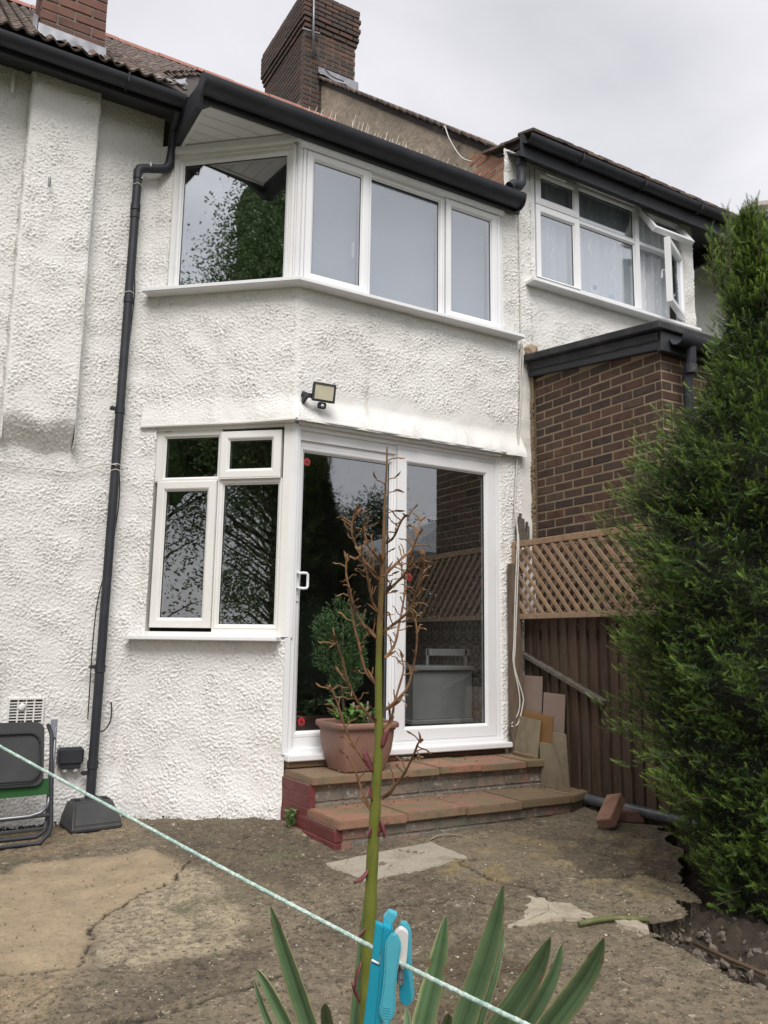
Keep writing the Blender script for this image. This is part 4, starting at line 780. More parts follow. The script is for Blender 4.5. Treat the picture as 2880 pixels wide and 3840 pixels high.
# shared chimney stack
cs = thing('chimney_stack', (4.24, 9.5, 6.5), 'tall weathered brick chimney stack with stepped top standing between the two roofs', 'chimney')
MB().box(3.868, 4.612, 8.808, 10.19, 5.6, 8.53).build('core', MORTARG, cs)
ov = lambda z: .0 if z < 8.03 else (.018 if z < 8.10 else (.036 if z < 8.17 else (.052 if z < 8.5 else .04)))
CSF = Frame((3.86, 8.80, 0), (1, 0, 0), (0, -1, 0)); CSL = Frame((3.86, 10.2, 0), (0, -1, 0), (-1, 0, 0))
HB = .0692
for z0 in (6.76,):
    for r_ in range(26):
        za = z0 + r_ * HB; e = ov(za + .03)
        brickwork(cs, CSF, -e, .76 + e, za, za + HB, BRICKC, H=HB, L=.2095, start=r_, proud=lambda z: ov(z), seed=30 + r_, D=.10)
        if r_ > 3: brickwork(cs, CSL, -e, 1.4 + e - .10, za, za + HB, BRICKC, H=HB, L=.2095, start=r_ + 1, proud=lambda z: ov(z), seed=70 + r_, D=.10)
m = MB(); m.box(3.95, 4.52, 8.92, 10.05, 8.50, 8.60); m.build('cap', MORTARG, cs, bevel=.02)
wavy_sheet([((4.06, 8.785, 7.50), (4.66, 8.785, 7.50), 0), ((4.06, 8.78, 7.42), (4.66, 8.78, 7.38), .3), ((4.05, 8.70, 7.33), (4.68, 8.70, 7.31), .8)], 12, .01, 9).build('lead_flashing', LEAD, cs, smooth=True)
wavy_sheet([((4.655, 8.785, 7.5), (4.655, 9.1, 7.6), 0), ((4.66, 8.785, 7.2), (4.66, 9.1, 7.45), .3)], 4, .004, 10).build('lead_flashing', LEAD, cs, smooth=True)
METALG = M('grey_metal', (0.23, 0.235, 0.25), .45, metal=.6, var=(20, (0.16, 0.16, 0.17), .45, .75))
wire('aerial_cable', [(3.93, 8.775, 8.6), (3.95, 8.77, 8.0), (4.0, 8.76, 7.7), (4.12, 8.60, 7.3), (4.09, 8.1, 6.85)], .008, CABLEK, 'dark aerial cable drooping down the face of the tall chimney stack')
am = thing('aerial_bracket', (3.90, 8.72, 7.6), 'slim metal pole clamped to the corner of the tall chimney stack', 'bracket')
MB().tube([(3.95, 8.72, 7.55), (3.93, 8.72, 8.75)], .016, 8).build('pole', METALG, am, smooth=True)
MB().bar((3.80, 8.75, 7.92), (4.05, 8.75, 7.95), .02, .02).build('clamp', METALG, am)
wire('hanging_wire', [(4.10, 5.95, 4.95), (4.05, 5.85, 4.90), (4.04, 5.75, 4.70), (4.06, 5.6, 4.45), (4.10, 5.48, 4.35)], .006, CABLEW, 'pale loose wire hanging down the rendered roof side wall')
# bird spikes on the edge of the bay roof
sp_ = thing('bird_spikes', (2.9, 4.93, 3.72), 'row of thin bird spikes along the edge above the bay gutter', 'bird spikes')
m = MB(); m.box(2.20, 2.42, 4.92, 4.95, 3.722, 3.728); m.box(2.55, 3.75, 4.92, 4.95, 3.722, 3.728); m.build('base_strip', CABLEW, sp_)
SPK = M('spike_plastic', (0.62, 0.57, 0.49), .5); rr = random.Random(8)
for i in range(52):
    x = 2.20 + i * .03 if i < 8 else 2.55 + (i - 8) * .0275
    h_ = .17 - .07 * max(0, (x - 2.55)) / 1.2
    MB().tube([(x, 4.935, 3.725), (x + rr.uniform(.01, .05), 4.935 + rr.choice((-.03, .0, .03)), 3.725 + h_ * rr.uniform(.75, 1.1))], [.0060, .0016], 5).build('spike', SPK, sp_)
# far chimney pot and gable past the neighbour
fh = thing('far_chimney', (10.6, 6.6, -1.1), 'pale round chimney pot far right behind the conifer tip', 'chimney')
MB().lathe([(.22, 0), (.24, .05), (.19, .12), (.21, .55), (.25, .60), (.25, .66), (.18, .66)], (9.55, 6.3, 5.25), 18).build('pot', M('stone_pot', (0.5, 0.46, 0.40), .9, var=(8, (0.36, 0.33, 0.28), .4, .7)), fh, smooth='auto')
MB().box(9.2, 9.9, 6.0, 6.7, -1.2, 5.25).build('stack', PLASTER, fh, bevel=.01)

# ------------------------------------------------------------------ BRICK EXTENSION
ex = thing('brick_extension', (4.8, 4.2, -1.05), 'dark brown brick extension with black felt roof edge between house and conifer', 'extension')
XE = 4.252
ew = MB().box(XE + .0035, 6.2, 3.5885, 4.88, -1.1, 2.14).build('side_wall', MORTAR, ex)
ESF = Frame((XE, 4.885, 0), (0, -1, 0), (-1, 0, 0)); etop = lambda u: 2.17 - u * .135
brickwork(ew, ESF, .03, 1.3, .16, 2.17, BRICKE, cond=lambda u, z: z < etop(u) - .02, seed=6, start=1)
EFF = Frame((XE, 3.585, 0), (1, 0, 0), (0, -1, 0)); brickwork(ew, EFF, 0, .62, .16, 2.0, BRICKE, seed=7, start=0, L=.2025)
roughcast('mortar_joint', ex, Frame((XE - .012, 4.885, 0), (0, -1, 0), (-1, 0, 0)), -.01, .035, .6, 2.25, MORTAR, amp=1.2, seed=33, fade=(0, 0, 0, 0))
m = MB(); m.prism([(XE - .10, 4.88, 2.28), (XE - .10, 3.50, 2.10), (XE - .10, 3.50, 2.155), (XE - .10, 4.88, 2.335)], (2.2, 0, 0)); m.build('roof', FELT, ex, bevel=.006)
m = MB(); m.prism([(XE - .05, 4.88, 2.16), (XE - .05, 3.56, 1.975), (XE - .05, 3.56, 2.10), (XE - .05, 4.88, 2.28)], (.045, 0, 0)); m.build('fascia', BLACKF, ex, bevel=.004)
wavy_sheet([((XE - .058, 4.87, 2.275), (XE - .058, 3.55, 2.095), 0), ((XE - .064, 4.87, 2.235), (XE - .064, 3.55, 2.055), .5), ((XE - .060, 4.87, 2.205), (XE - .060, 3.55, 2.035), .6)], 30, .006, 21).build('felt_strip', FELT, ex, smooth=True)
m = MB(); m.box(XE - .05, 6.2, 3.53, 3.57, 1.96, 2.10); m.build('front_fascia', BLACKF, ex, bevel=.003)
gutter('gutter', ex, (XE + .02, 3.465, 2.05), (6.1, 3.465, 2.05), .058, 'x', BLACKP)
m = MB(); m.tube([(XE + .16, 3.465, 2.02), (XE + .16, 3.47, 1.90), (XE + .16, 3.50, 1.82), (XE + .16, 3.51, -1.0)], .034, 12); m.tube([(XE + .16, 3.475, 1.88), (XE + .16, 3.475, 1.82)], .044, 12); m.build('downpipe', BLACKP, ex, smooth='auto')
MB().box(4.95, 6.2, 3.56, 3.58, .6, 1.9).build('white_panel', PLASTER, ex)
vs_, fs = lump(.07, 4, 1.0); MB().add([v + Vector((XE - .03, 4.87, 2.37)) for v in vs_], fs).build('mortar_lump', MORTAR, ex)
# ------------------------------------------------------------------ STEPS
st = thing('brick_steps', (3.15, 4.5, -1.1), 'two brick steps topped with red paving slabs below the patio door', 'steps')
MB().box(2.165, 4.03, 4.525, 4.93, -1.2, -.826).build('core', MORTARG, st)
MB().prism([(2.155, 4.155, -1.2), (3.86, 4.155, -1.2), (4.14, 4.255, -1.2), (4.14, 4.53, -1.2), (2.155, 4.53, -1.2)], (0, 0, .197)).build('core', MORTARG, st)
S1 = Frame((2.165, 4.518, 0), (1, 0, 0), (0, -1, 0)); brickwork(st, S1, 0, 1.87, -1.0, -.824, BRICKS, H=.0665, L=.225, J=.012, seed=40, D=.08)
S2 = Frame((2.155, 4.148, 0), (1, 0, 0), (0, -1, 0)); brickwork(st, S2, 0, 1.70, -1.205, -1.004, BRICKS, H=.067, L=.225, J=.012, seed=41, D=.08)
dv = Vector((.28, .10, 0)).normalized(); S3 = Frame((3.86, 4.148, 0), dv, (dv.y, -dv.x, 0)); brickwork(st, S3, 0, .30, -1.205, -1.004, BRICKS, H=.067, L=.225, J=.012, seed=42, D=.06)
# red painted flank
L1 = Frame((2.158, 4.90, 0), (0, -1, 0), (-1, 0, 0)); brickwork(st, L1, 0, .385, -1.02, -.826, REDPAINT, H=.065, L=.21, J=.005, seed=43, D=.05, name='painted_brick')
L2 = Frame((2.148, 4.88, 0), (0, -1, 0), (-1, 0, 0)); brickwork(st, L2, 0, .738, -1.21, -1.004, REDPAINT, H=.067, L=.21, J=.005, seed=44, D=.05, name='painted_brick')
MB().box(2.160, 2.20, 4.5, 4.9, -1.02, -.83).build('painted_face', REDPAINT, st); MB().box(2.151, 2.20, 4.16, 4.88, -1.2, -1.006).build('painted_face', REDPAINT, st)
def slab(x0, x1, y0, y1, z, h, mat, seed, cut=None):
    rr = random.Random(seed); pl = [(x0, y0), (x1, y0), (x1, y1), (x0, y1)] if cut is None else cut
    pl = [(x + rr.uniform(-.004, .004), y + rr.uniform(-.004, .004)) for x, y in pl]
    o = MB().prism([(x, y, z - h + rr.uniform(-.002, .002)) for x, y in pl], (0, 0, h)).build('paving_slab', mat, st, bevel=.006, seg=2); return o
xs_ = [2.165, 2.64, 3.075, 3.415, 3.80, 4.055]
for i in range(5): slab(xs_[i] + .003, xs_[i + 1] - .003, 4.478 + .004 * (i % 2), 4.895, -.780 + .003 * (i % 3 - 1), .044, SLAB if i < 4 else SLABG, i)
xs_ = [2.155, 2.60, 3.022, 3.448, 3.862]
for i in range(4): slab(xs_[i] + .003, xs_[i + 1] - .003, 4.115 + .005 * (i % 2), 4.53, -.957 + .003 * (i % 2), .048, SLAB if i in (0, 1, 2) else SLABG, 10 + i)
slab(0, 0, 0, 0, -.958, .046, SLABG, 15, [(3.868, 4.12), (4.16, 4.235), (4.20, 4.52), (3.868, 4.53)])
MB().box(2.18, 2.98, 4.855, 4.925, -.776, -.738).build('packing_strip', STRIP, st, bevel=.004)
MB().box(3.15, 3.93, 4.875, 4.925, -.776, -.748).build('packing_strip', FENCE, st, bevel=.004)
for i, (x, y, z, s) in enumerate(((3.03, 4.84, -.765, .03), (3.08, 4.86, -.765, .022), (3.12, 4.85, -.77, .016))):
    vs_, fs = lump(s, 60 + i); tag(MB().add([v + Vector((x, y, z)) for v in vs_], fs).build('mortar_chunk', CEMENT), ['largest pale mortar lump behind the flower pot on the top step', 'middle sized mortar lump under the door threshold', 'smallest mortar crumb under the door threshold'][i], 'rubble', 'mortar lumps on the top step')
o = MB().prism([(3.90, 4.60, -.779), (4.06, 4.56, -.779), (4.10, 4.76, -.779), (3.93, 4.80, -.779)], (0, 0, .022)).build('broken_slab', STRIP, None, bevel=.004); tag(o, 'broken flat slab piece lying at the right end of the top step', 'slab')

# ------------------------------------------------------------------ FENCE, TRELLIS
fe = thing('board_fence', (4.12, 4.3, -1.0), 'dark brown vertical board fence below the trellis', 'fence')
rr = random.Random(12)
y = 4.865; i = 0
while y > 2.2:
    wd = rr.uniform(.090, .104); x = 4.102 + rr.uniform(-.003, .003)
    MB().prism([(x + .010, y, -1.02 + rr.uniform(-.01, .01)), (x - .012, y - wd, -1.02), (x + .012, y - wd, -1.02), (x + .016, y, -1.02)], (0, 0, 1.26)).build('board', FENCE, fe, bevel=.0025)
    y -= wd + .001; i += 1
MB().box(4.135, 4.165, 2.2, 4.87, -.75, -.68).build('rail', FENCE, fe); MB().box(4.135, 4.165, 2.2, 4.87, .05, .12).build('rail', FENCE, fe)
MB().box(4.11, 4.14, 2.2, 4.87, -1.12, -1.0).build('gravel_board', FENCE, fe)
fp = thing('fence_post', (4.0, 4.84, -1.0), 'brown wooden fence post against the white wall beside the door', 'post')
MB().box(3.955, 4.045, 4.80, 4.872, -.80, .62).build('post', POSTW, fp, bevel=.005)
m = MB()
for z in (.50, .14): m.tube([(4.02, 4.79, z + .03), (4.02, 4.765, z + .03), (4.02, 4.765, z - .01), (4.03, 4.775, z - .03)], .005, 6)
m.build('hook', BLACKP, fp, smooth='auto')
for i, (x, h_, lb) in enumerate(((4.07, 1.06, 'splintered stub of a dark wooden post, the left of two'), (4.135, 1.00, 'splintered stub of a dark wooden post, the right of two'))):
    o = MB(); r2 = random.Random(i)
    for k in range(5): xx0 = x + k * .012 - .03; o.prism([(xx0, 4.85, .70), (xx0 + .012, 4.848, .70), (xx0 + .012, 4.87, .70), (xx0, 4.87, .70)], (.002, 0, h_ - .70 - r2.uniform(0, .15)))
    tag(o.build('post_stub', OLDW), lb, 'post')
# a trellis standing along the fence top
tr_ = thing('trellis', (4.06, 4.3, .2), 'brown diagonal lattice trellis in a frame above the fence', 'trellis')
TY0, TY1, TZ0, TZ1 = 4.865, 2.9, .205, .755
TFm = Frame((4.03, TY0, 0), (0, -1, 0), (-1, 0, 0)); TLn = TY0 - TY1
tz = lambda u: TZ1 - .0 * u
MB().prism([TFm.p(-.02, TZ1 - .005, .016), TFm.p(TLn, TZ1 - .005 - .02, .016), TFm.p(TLn, TZ1 - .005 - .02, -.03), TFm.p(-.02, TZ1 - .005, -.03)], (0, 0, .045)).build('rail', TRELLIS, tr_, bevel=.003)
MB().lbox(TFm, -.0, TLn, TZ0 - .005, TZ0 + .033, .016, -.03).build('rail', TRELLIS, tr_, bevel=.003)
MB().lbox(TFm, -.012, .022, TZ0 - .005, TZ1, .018, -.028).build('stile', TRELLIS, tr_, bevel=.003)
def lattice(dirn, n_off, pitch, wd):
    H_ = TZ1 - TZ0 - .04; k0 = -int(H_ / pitch) - 1
    for k in range(k0, int(TLn / pitch) + 2):
        ub = k * pitch + .05
        # slat runs at 45 degrees between the rails, clipped at the frame ends
        if dirn > 0: a, b = (ub, TZ1 - .01), (ub + H_ * .93, TZ0 + .02)
        else: a, b = (ub, TZ0 + .02), (ub + H_ * .93, TZ1 - .01)
        def clip(p, q, lim, side):
            t = (lim - p[0]) / (q[0] - p[0]); return (lim, p[1] + (q[1] - p[1]) * t)
        if b[0] < .03 or a[0] > TLn: continue
        if a[0] < .015: a = clip(a, b, .015, 0)
        if b[0] > TLn: b = clip(a, b, TLn, 1)
        if abs(b[0] - a[0]) < .03: continue
        MB().bar(TFm.p(a[0], a[1], n_off), TFm.p(b[0], b[1], n_off), wd, .008, up=(-1, 0, 0)).build('slat', TRELLIS, tr_, bevel=.0015)
lattice(1, .011, .094, .030); lattice(-1, -.006, .094, .030)
SHELLW = M('white_knob', (0.55, 0.53, 0.50), .5)
for i, (y_, z_, lb) in enumerate(((4.80, .715, 'small pale hook at the trellis top left corner'), (4.74, .725, 'round white knob on the trellis top rail'))):
    vs_, fs = lump(.013, 90 + i, 1.0); tag(MB().add([v + Vector((4.005, y_, z_)) for v in vs_], fs).build('knob', SHELLW, None, smooth=True), lb, 'knob')
o = MB().bar((4.085, 4.88, -.045), (4.075, 4.015, -.362), .03, .055, up=(1, 0, 0)).build('nailed_batten', OLDW, None, bevel=.004); tag(o, 'weathered grey batten nailed diagonally across the fence', 'plank')
# boards leaning on the fence
def lean(name, pts, mat, label, th=.012):
    P = [Vector(p) for p in pts]; nrm = (P[1] - P[0]).cross(P[2] - P[0]).normalized()
    if nrm.x > 0: nrm = -nrm
    return tag(MB().prism(P, nrm * -th).build(name, mat, None, bevel=.0015), label, 'board')
lean('leaning_board', [(4.055, 4.83, -.215), (4.055, 4.61, -.215), (4.02, 4.60, -.78), (4.02, 4.82, -.78)], BOARDP, 'tallest pinkish board leaning on the fence, at the back left')
lean('leaning_board', [(4.04, 4.575, -.325), (4.04, 4.36, -.33), (3.985, 4.35, -.955), (3.985, 4.57, -.955)], BOARDP, 'second pinkish board leaning on the fence, right of the tallest')
lean('leaning_board', [(4.02, 4.79, -.465), (4.015, 4.46, -.485), (3.965, 4.44, -.955), (3.965, 4.78, -.78)], BOARDO, 'ochre brown board leaning in the middle of the stack')
lean('leaning_board', [(3.99, 4.80, -.505), (3.985, 4.555, -.52), (3.945, 4.55, -.778), (3.945, 4.80, -.778)], BOARDM, 'greenish stained plywood square leaning above the top step')
lean('leaning_board', [(3.955, 4.53, -.665), (3.955, 4.40, -.665), (3.955, 4.395, -.585), (3.955, 4.27, -.585), (3.935, 4.225, -.957), (3.935, 4.50, -.957)], BOARDM, 'front stained board with a notched top leaning at the step end')
# pipe and loose bricks on the ground
o = MB().tube([(4.06, 4.42, -1.0), (4.06, 3.2, -1.0)], .032, 14).build('waste_pipe', M('grey_pipe', (0.085, 0.09, 0.10), .4, var=(9, (0.14, 0.145, 0.15), .45, .75)), None, smooth='auto'); tag(o, 'dark grey pipe lying along the foot of the fence', 'pipe')
bme = [brick_mesh('loose_brick', .225, .068, .108, M('loose_brick_%d' % i, c, .88, var=[(14, 0.65, .42, .72, 5), (50, (0.2, .15, .12), .6, .8)], bump=(90, .6, .005)), 300 + i, .006) for i, c in enumerate(((0.30, 0.165, 0.115), (0.20, 0.105, 0.08)))]
def up_from(mw, me, x, y):      # rest the lowest corner on the concrete
    zmin = min((mw @ v.co).z for v in me.vertices); return Matrix.Translation((0, 0, gzf(x, y) - zmin - .001)) @ mw
mw = Matrix.Translation((4.0, 3.80, 0)) @ Matrix.Rotation(R(-38), 4, 'Z'); o = place(bpy.data.objects.new('loose_brick', bme[1]), None, up_from(mw, bme[1], 3.98, 3.78)); tag(o, 'dark loose brick lying flat on the concrete by the fence foot', 'brick', 'loose bricks by the fence')
mw = Matrix.Translation((3.80, 3.72, 0)) @ Matrix.Rotation(R(22), 4, 'Z') @ Matrix.Rotation(R(-33), 4, 'Y') @ Matrix.Rotation(R(-16), 4, 'X'); o = place(bpy.data.objects.new('loose_brick', bme[0]), None, up_from(mw, bme[0], 3.84, 3.80)); tag(o, 'lighter loose brick propped up at an angle on the other brick', 'brick', 'loose bricks by the fence')
# sticks
def stick(name, pts, r, mat, label):
    return tag(MB().tube([(x, y, gzf(x, y) + r + dz) for x, y, dz in pts], [r * k for k in (1.0, 1.05, .95, 1.0, .85)][:len(pts)], 8).build(name, mat, None, smooth=True), label, 'stick')
stick('cut_branch', [(2.50, 2.64, 0), (2.58, 2.63, .004), (2.66, 2.61, .006), (2.73, 2.575, .004), (2.79, 2.535, 0)], .011, M('green_stem', (0.105, 0.12, 0.04), .6, var=(25, (0.16, 0.15, 0.06), .45, .7)), 'cut green stem lying on the concrete near the broken edge')
o = MB().tube([(2.86, 2.37, -1.165), (2.84, 2.2, -1.165), (2.84, 2.02, -1.17), (2.84, 1.8, -1.18)], .008, 8).build('fallen_stick', M('brown_twig', (0.10, 0.062, 0.035), .8), None, smooth=True); tag(o, 'thin brown stick lying on the dark soil at lower right', 'stick')
stick('twig', [(2.72, 4.06, 0), (2.78, 4.08, .01), (2.84, 4.075, .012), (2.93, 4.03, 0)], .004, M('pale_twig', (0.28, 0.24, 0.18), .8), 'small pale twig lying in front of the lower step')

# ------------------------------------------------------------------ CABLES beside the door
wire('thin_wall_wire', [(4.12, 4.875, 3.64), (4.125, 4.875, 3.1), (4.13, 4.875, 2.6), (4.128, 4.87, 2.44)], .0035, CABLEW, 'thin straight wire down the wall between the two upper windows')
wire('cable', [(4.125, 4.86, 2.45), (4.135, 4.86, 2.30), (4.122, 4.862, 2.10), (4.09, 4.865, 1.70), (4.05, 4.865, 1.25), (4.03, 4.862, 1.0), (4.015, 4.80, .80), (3.99, 4.795, .40), (3.965, 4.795, .0), (3.96, 4.80, -.15), (4.015, 4.78, -.35), (4.02, 4.78, -.42), (3.98, 4.79, -.56), (3.95, 4.83, -.585)], .0058, CABLEW, 'white cable beside the door, the one hanging in the wider loop')
wire('cable', [(4.118, 4.855, 2.43), (4.105, 4.86, 2.20), (4.10, 4.862, 1.90), (4.07, 4.865, 1.5), (4.035, 4.865, 1.1), (4.005, 4.80, .85), (3.975, 4.795, .45), (3.955, 4.795, .05), (3.95, 4.80, -.12), (3.99, 4.785, -.35), (3.985, 4.79, -.48), (3.95, 4.83, -.57)], .0052, CABLEW, 'white cable beside the door, the one hanging in the narrower loop')
wire('cable', [(3.945, 4.86, -.60), (3.95, 4.84, -.66), (3.965, 4.82, -.70), (4.0, 4.83, -.69), (4.03, 4.84, -.60)], .004, CABLEK, 'small dark cable curl at the foot of the door frame')

# ------------------------------------------------------------------ FLOODLIGHT
fl = thing('floodlight', (2.30, 4.85, 1.62), 'black floodlight with pale lens and motion sensor on the white wall', 'floodlight')
FA = Tilt((2.32, 4.785, 1.672), (math.cos(R(8)), math.sin(R(8)) * -1, -.03), (.03, -.12, .99), (-.12, -.985, -.12))
m = MB(); m.lbox(FA, -.078, .078, -.062, .062, .018, -.015); m.build('housing', BLACKP, fl, bevel=.008, seg=3, smooth='auto')
m = MB(); m.ring(FA, -.080, .080, -.064, .064, [(0, .010), (0, .022), (.013, .024), (.015, .016), (.015, .010)]); m.build('bezel', BLACKP, fl)
LENS = M('floodlight_lens', (0.56, 0.53, 0.38), .35, var=(12, (0.50, 0.47, 0.34), .4, .7)); m = MB(); m.lbox(FA, -.066, .066, -.050, .050, .0195, .015); m.build('lens', LENS, fl)
m = MB(); m.lbox(FA, -.028, .028, -.108, -.066, .012, -.02); m.build('sensor', BLACKP, fl, bevel=.005, seg=2)
vs_ = [FA.p(.012 * math.cos(a) * math.cos(b), -.09 + .012 * math.sin(a) * math.cos(b), .012 + .012 * math.sin(b)) for b in (0, .5, 1.0, 1.5) for a in [k * math.pi / 6 for k in range(12)]]
m = MB(); m.add(vs_, [(i * 12 + k, i * 12 + (k + 1) % 12, (i + 1) * 12 + (k + 1) % 12, (i + 1) * 12 + k) for i in range(3) for k in range(12)]); m.build('sensor_eye', M('sensor_dome', (.6, .6, .6), .3), fl, smooth=True)
m = MB(); m.bar((2.235, 4.79, 1.64), (2.20, 4.87, 1.66), .02, .03); m.prism([(2.20, 4.87, 1.60), (2.20, 4.87, 1.69), (2.215, 4.80, 1.655), (2.20, 4.80, 1.63)], (.02, 0, 0)); m.build('bracket', BLACKP, fl, bevel=.002)
# stained run below
# ------------------------------------------------------------------ air vent, hooks
vn = thing('air_vent', (.73, 5.62, -.44), 'white louvred air brick in the wall above the folded chair', 'vent')
VFm = Frame((0, 5.62, 0), (1, 0, 0), (0, -1, 0))
MB().lbox(VFm, .632, .82, -.512, -.372, -.005, -.02).build('dark_back', ROOMD, vn)
m = MB(); m.ring(VFm, .622, .83, -.522, -.362, [(0, -.02), (0, .012), (.010, .012), (.010, -.02)]); m.build('frame', UPVCC, vn)
for i in range(1, 4): MB().lbox(VFm, .632 + i * .047 - .0045, .632 + i * .047 + .0045, -.512, -.372, .008, -.012).build('bar', UPVCC, vn)
for i in range(1, 8): MB().lbox(VFm, .632, .82, -.512 + i * .0175 - .0035, -.512 + i * .0175 + .0035, .006, -.012).build('louvre', UPVCC, vn)
vs_, fs = lump(.03, 77, 1); MB().add([Vector((v.x * 1.1 + .70, 5.612 + v.y * .3, v.z - .42)) for v in vs_], fs).build('paint_blob', PLASTER, vn, smooth=True)
o = MB().tube([(.585, 5.50, 3.05), (.585, 5.47, 3.05), (.585, 5.465, 3.02), (.583, 5.47, 2.985)], .008, 8).build('wall_hook', METALG, None, smooth='auto'); tag(o, 'small metal hook high on the chimney breast', 'hook')
o = MB().tube([(.315, 5.58, 3.80), (.317, 5.57, 3.64)], .010, 8).build('overflow_pipe', UPVCC, None, smooth='auto'); tag(o, 'short white overflow pipe under the left eaves', 'pipe')
o = MB().tube([(6.86, 5.57, 4.18), (6.86, 5.56, 3.98)], .014, 8).build('overflow_pipe', UPVCC, None, smooth='auto'); tag(o, 'short white overflow pipe on the neighbour set back wall', 'pipe')
# ------------------------------------------------------------------ outdoor socket
so = thing('outdoor_socket', (1.005, 5.55, -.72), 'black weatherproof outdoor socket box beside the downpipe foot', 'socket')
MB().box(.928, 1.082, 5.545, 5.63, -.775, -.672).build('cover', BLACKP, so, bevel=.012, seg=3, smooth='auto')
MB().box(.946, 1.066, 5.555, 5.63, -.80, -.765).build('base', BLACKP, so, bevel=.004)
for x in (.975, 1.04): MB().tube([(x, 5.575, -.79), (x, 5.575, -.818)], .016, 12).build('gland', M('grey_gland', (.5, .5, .5), .4) if 'grey_gland' not in MATS else MATS['grey_gland'], so, smooth='auto')
# ------------------------------------------------------------------ parasol base round the downpipe
pb = thing('parasol_base', (1.14, 5.42, gzf(1.14, 5.42)), 'dark grey plastic parasol foot standing round the downpipe', 'parasol base')
GREYP = M('dark_grey_plastic', (0.040, 0.041, 0.043), .55, var=[(8, (0.052, 0.052, 0.053), .4, .7), (60, (0.09, 0.085, 0.08), .7, .8)], bump=(60, .1, .002))
gb = gzf(1.1, 5.35)
b0 = [(.985, 5.24), (1.285, 5.285), (1.315, 5.60), (.965, 5.57)]; t0 = [(1.015, 5.40), (1.245, 5.42), (1.255, 5.585), (1.005, 5.565)]
m = MB(); m.hexa([(x, y, gb) for x, y in b0], [(x, y, gb + .045) for x, y in b0]); 
m = MB(); vs_ = [(x, y, gb) for x, y in b0] + [(x, y, gb + .04) for x, y in b0] + [(x, y, gb + .155) for x, y in t0]
m.add(vs_, [(3, 2, 1, 0), (0, 1, 5, 4), (1, 2, 6, 5), (2, 3, 7, 6), (3, 0, 4, 7), (4, 5, 9, 8), (5, 6, 10, 9), (6, 7, 11, 10), (7, 4, 8, 11), (8, 9, 10, 11)]); m.build('body', GREYP, pb, bevel=.014, seg=3, smooth='auto')
MB().tube([(1.14, 5.545, gb + .14), (1.14, 5.545, gb + .163)], .040, 18).build('collar', BLACKP, pb, smooth='auto')
for cx, cy, an in ((1.045, 5.48, 0), (1.215, 5.49, 0)):
    for k in range(5): MB().box(cx - .018, cx + .018, cy - .04 + k * .016, cy - .032 + k * .016, gb + .150, gb + .158).build('vent_slot', GASKET, pb)
# ------------------------------------------------------------------ FOLDED CHAIR
fc = thing('folding_chair', (.6, 5.2, gzf(.6, 5.2)), 'folded camping chair with dark grey back and green seat leaning on the wall', 'folding chair')
FAB = M('charcoal_fabric', (0.038, 0.039, 0.042), .8, var=(6, (0.048, 0.049, 0.052), .4, .7), bump=(200, .2, .002)); GRN = M('green_fabric', (0.012, 0.085, 0.016), .75, bump=(200, .2, .002)); ALU = M('grey_steel', (0.22, 0.23, 0.25), .38, metal=.7)
y1 = 5.28
def rrect(x0, x1, z0, z1, r, y, yb, nseg=6, rb=None):
    pts = []
    for cx, cz_, a0 in ((x1 - r, z1 - r, 0), (x0 + r, z1 - r, 90), (x0 + r, z0 + r, 180), (x1 - r, z0 + r, 270)):
        for k in range(nseg + 1): a = R(a0 + 90 * k / nseg); pts.append((cx + r * math.cos(a), y + (yb - y) * ((cz_ + r * math.sin(a)) - z0) / (z1 - z0), cz_ + r * math.sin(a)))
    return pts
MB().prism(rrect(.10, .80, -.83, -.485, .05, 5.20, 5.33), (0, .018, 0)).build('back_panel', FAB, fc, smooth='auto')
p_ = rrect(.13, .775, -.80, -.545, .06, 5.19, 5.295); MB().tube(p_ + [p_[0], p_[1]], .006, 6).build('piping', GASKET, fc, smooth=True)
MB().prism([(.10, 5.215, -.90), (.838, 5.215, -.885), (.832, 5.235, -.80), (.10, 5.235, -.80)], (0, .015, 0)).build('seat', GRN, fc)
fr = [(.10, 5.10, gzf(.3, 5.1) + .014), (.79, 5.10, gzf(.8, 5.1) + .014), (.835, 5.105, -1.08), (.845, 5.12, -1.03), (.838, 5.16, -.84), (.83, 5.25, -.55), (.815, 5.30, -.50)]
MB().tube(fr, .0115, 10).build('frame', BLACKP, fc, smooth=True)
MB().tube([(.10, 5.13, -1.10), (.77, 5.13, -1.098), (.815, 5.135, -1.07), (.82, 5.14, -1.02)], .0115, 10).build('frame', BLACKP, fc, smooth=True)
MB().tube([(.868, 5.31, gzf(.9, 5.3) + .005), (.864, 5.34, -.52)], .010, 8).build('leg', ALU, fc, smooth=True); MB().tube([(.848, 5.30, -1.05), (.85, 5.335, -.60)], .010, 8).build('leg', ALU, fc, smooth=True)
MB().prism([(.835, 5.32, -.58), (.872, 5.32, -.58), (.875, 5.345, -.475), (.838, 5.345, -.475)], (0, .014, 0)).build('hinge_plate', ALU, fc, bevel=.002)
MB().tube([(.10, 5.22, -1.012), (.74, 5.22, -1.0), (.80, 5.22, -.985), (.835, 5.22, -.95), (.84, 5.22, -.90)], .011, 8).build('stretcher', ALU, fc, smooth=True)
MB().tube([(.10, 5.25, -1.03), (.85, 5.25, -1.005)], .011, 8).build('stretcher', ALU, fc, smooth=True); MB().tube([(.10, 5.30, -1.105), (.86, 5.30, -1.09)], .011, 8).build('stretcher', ALU, fc, smooth=True)

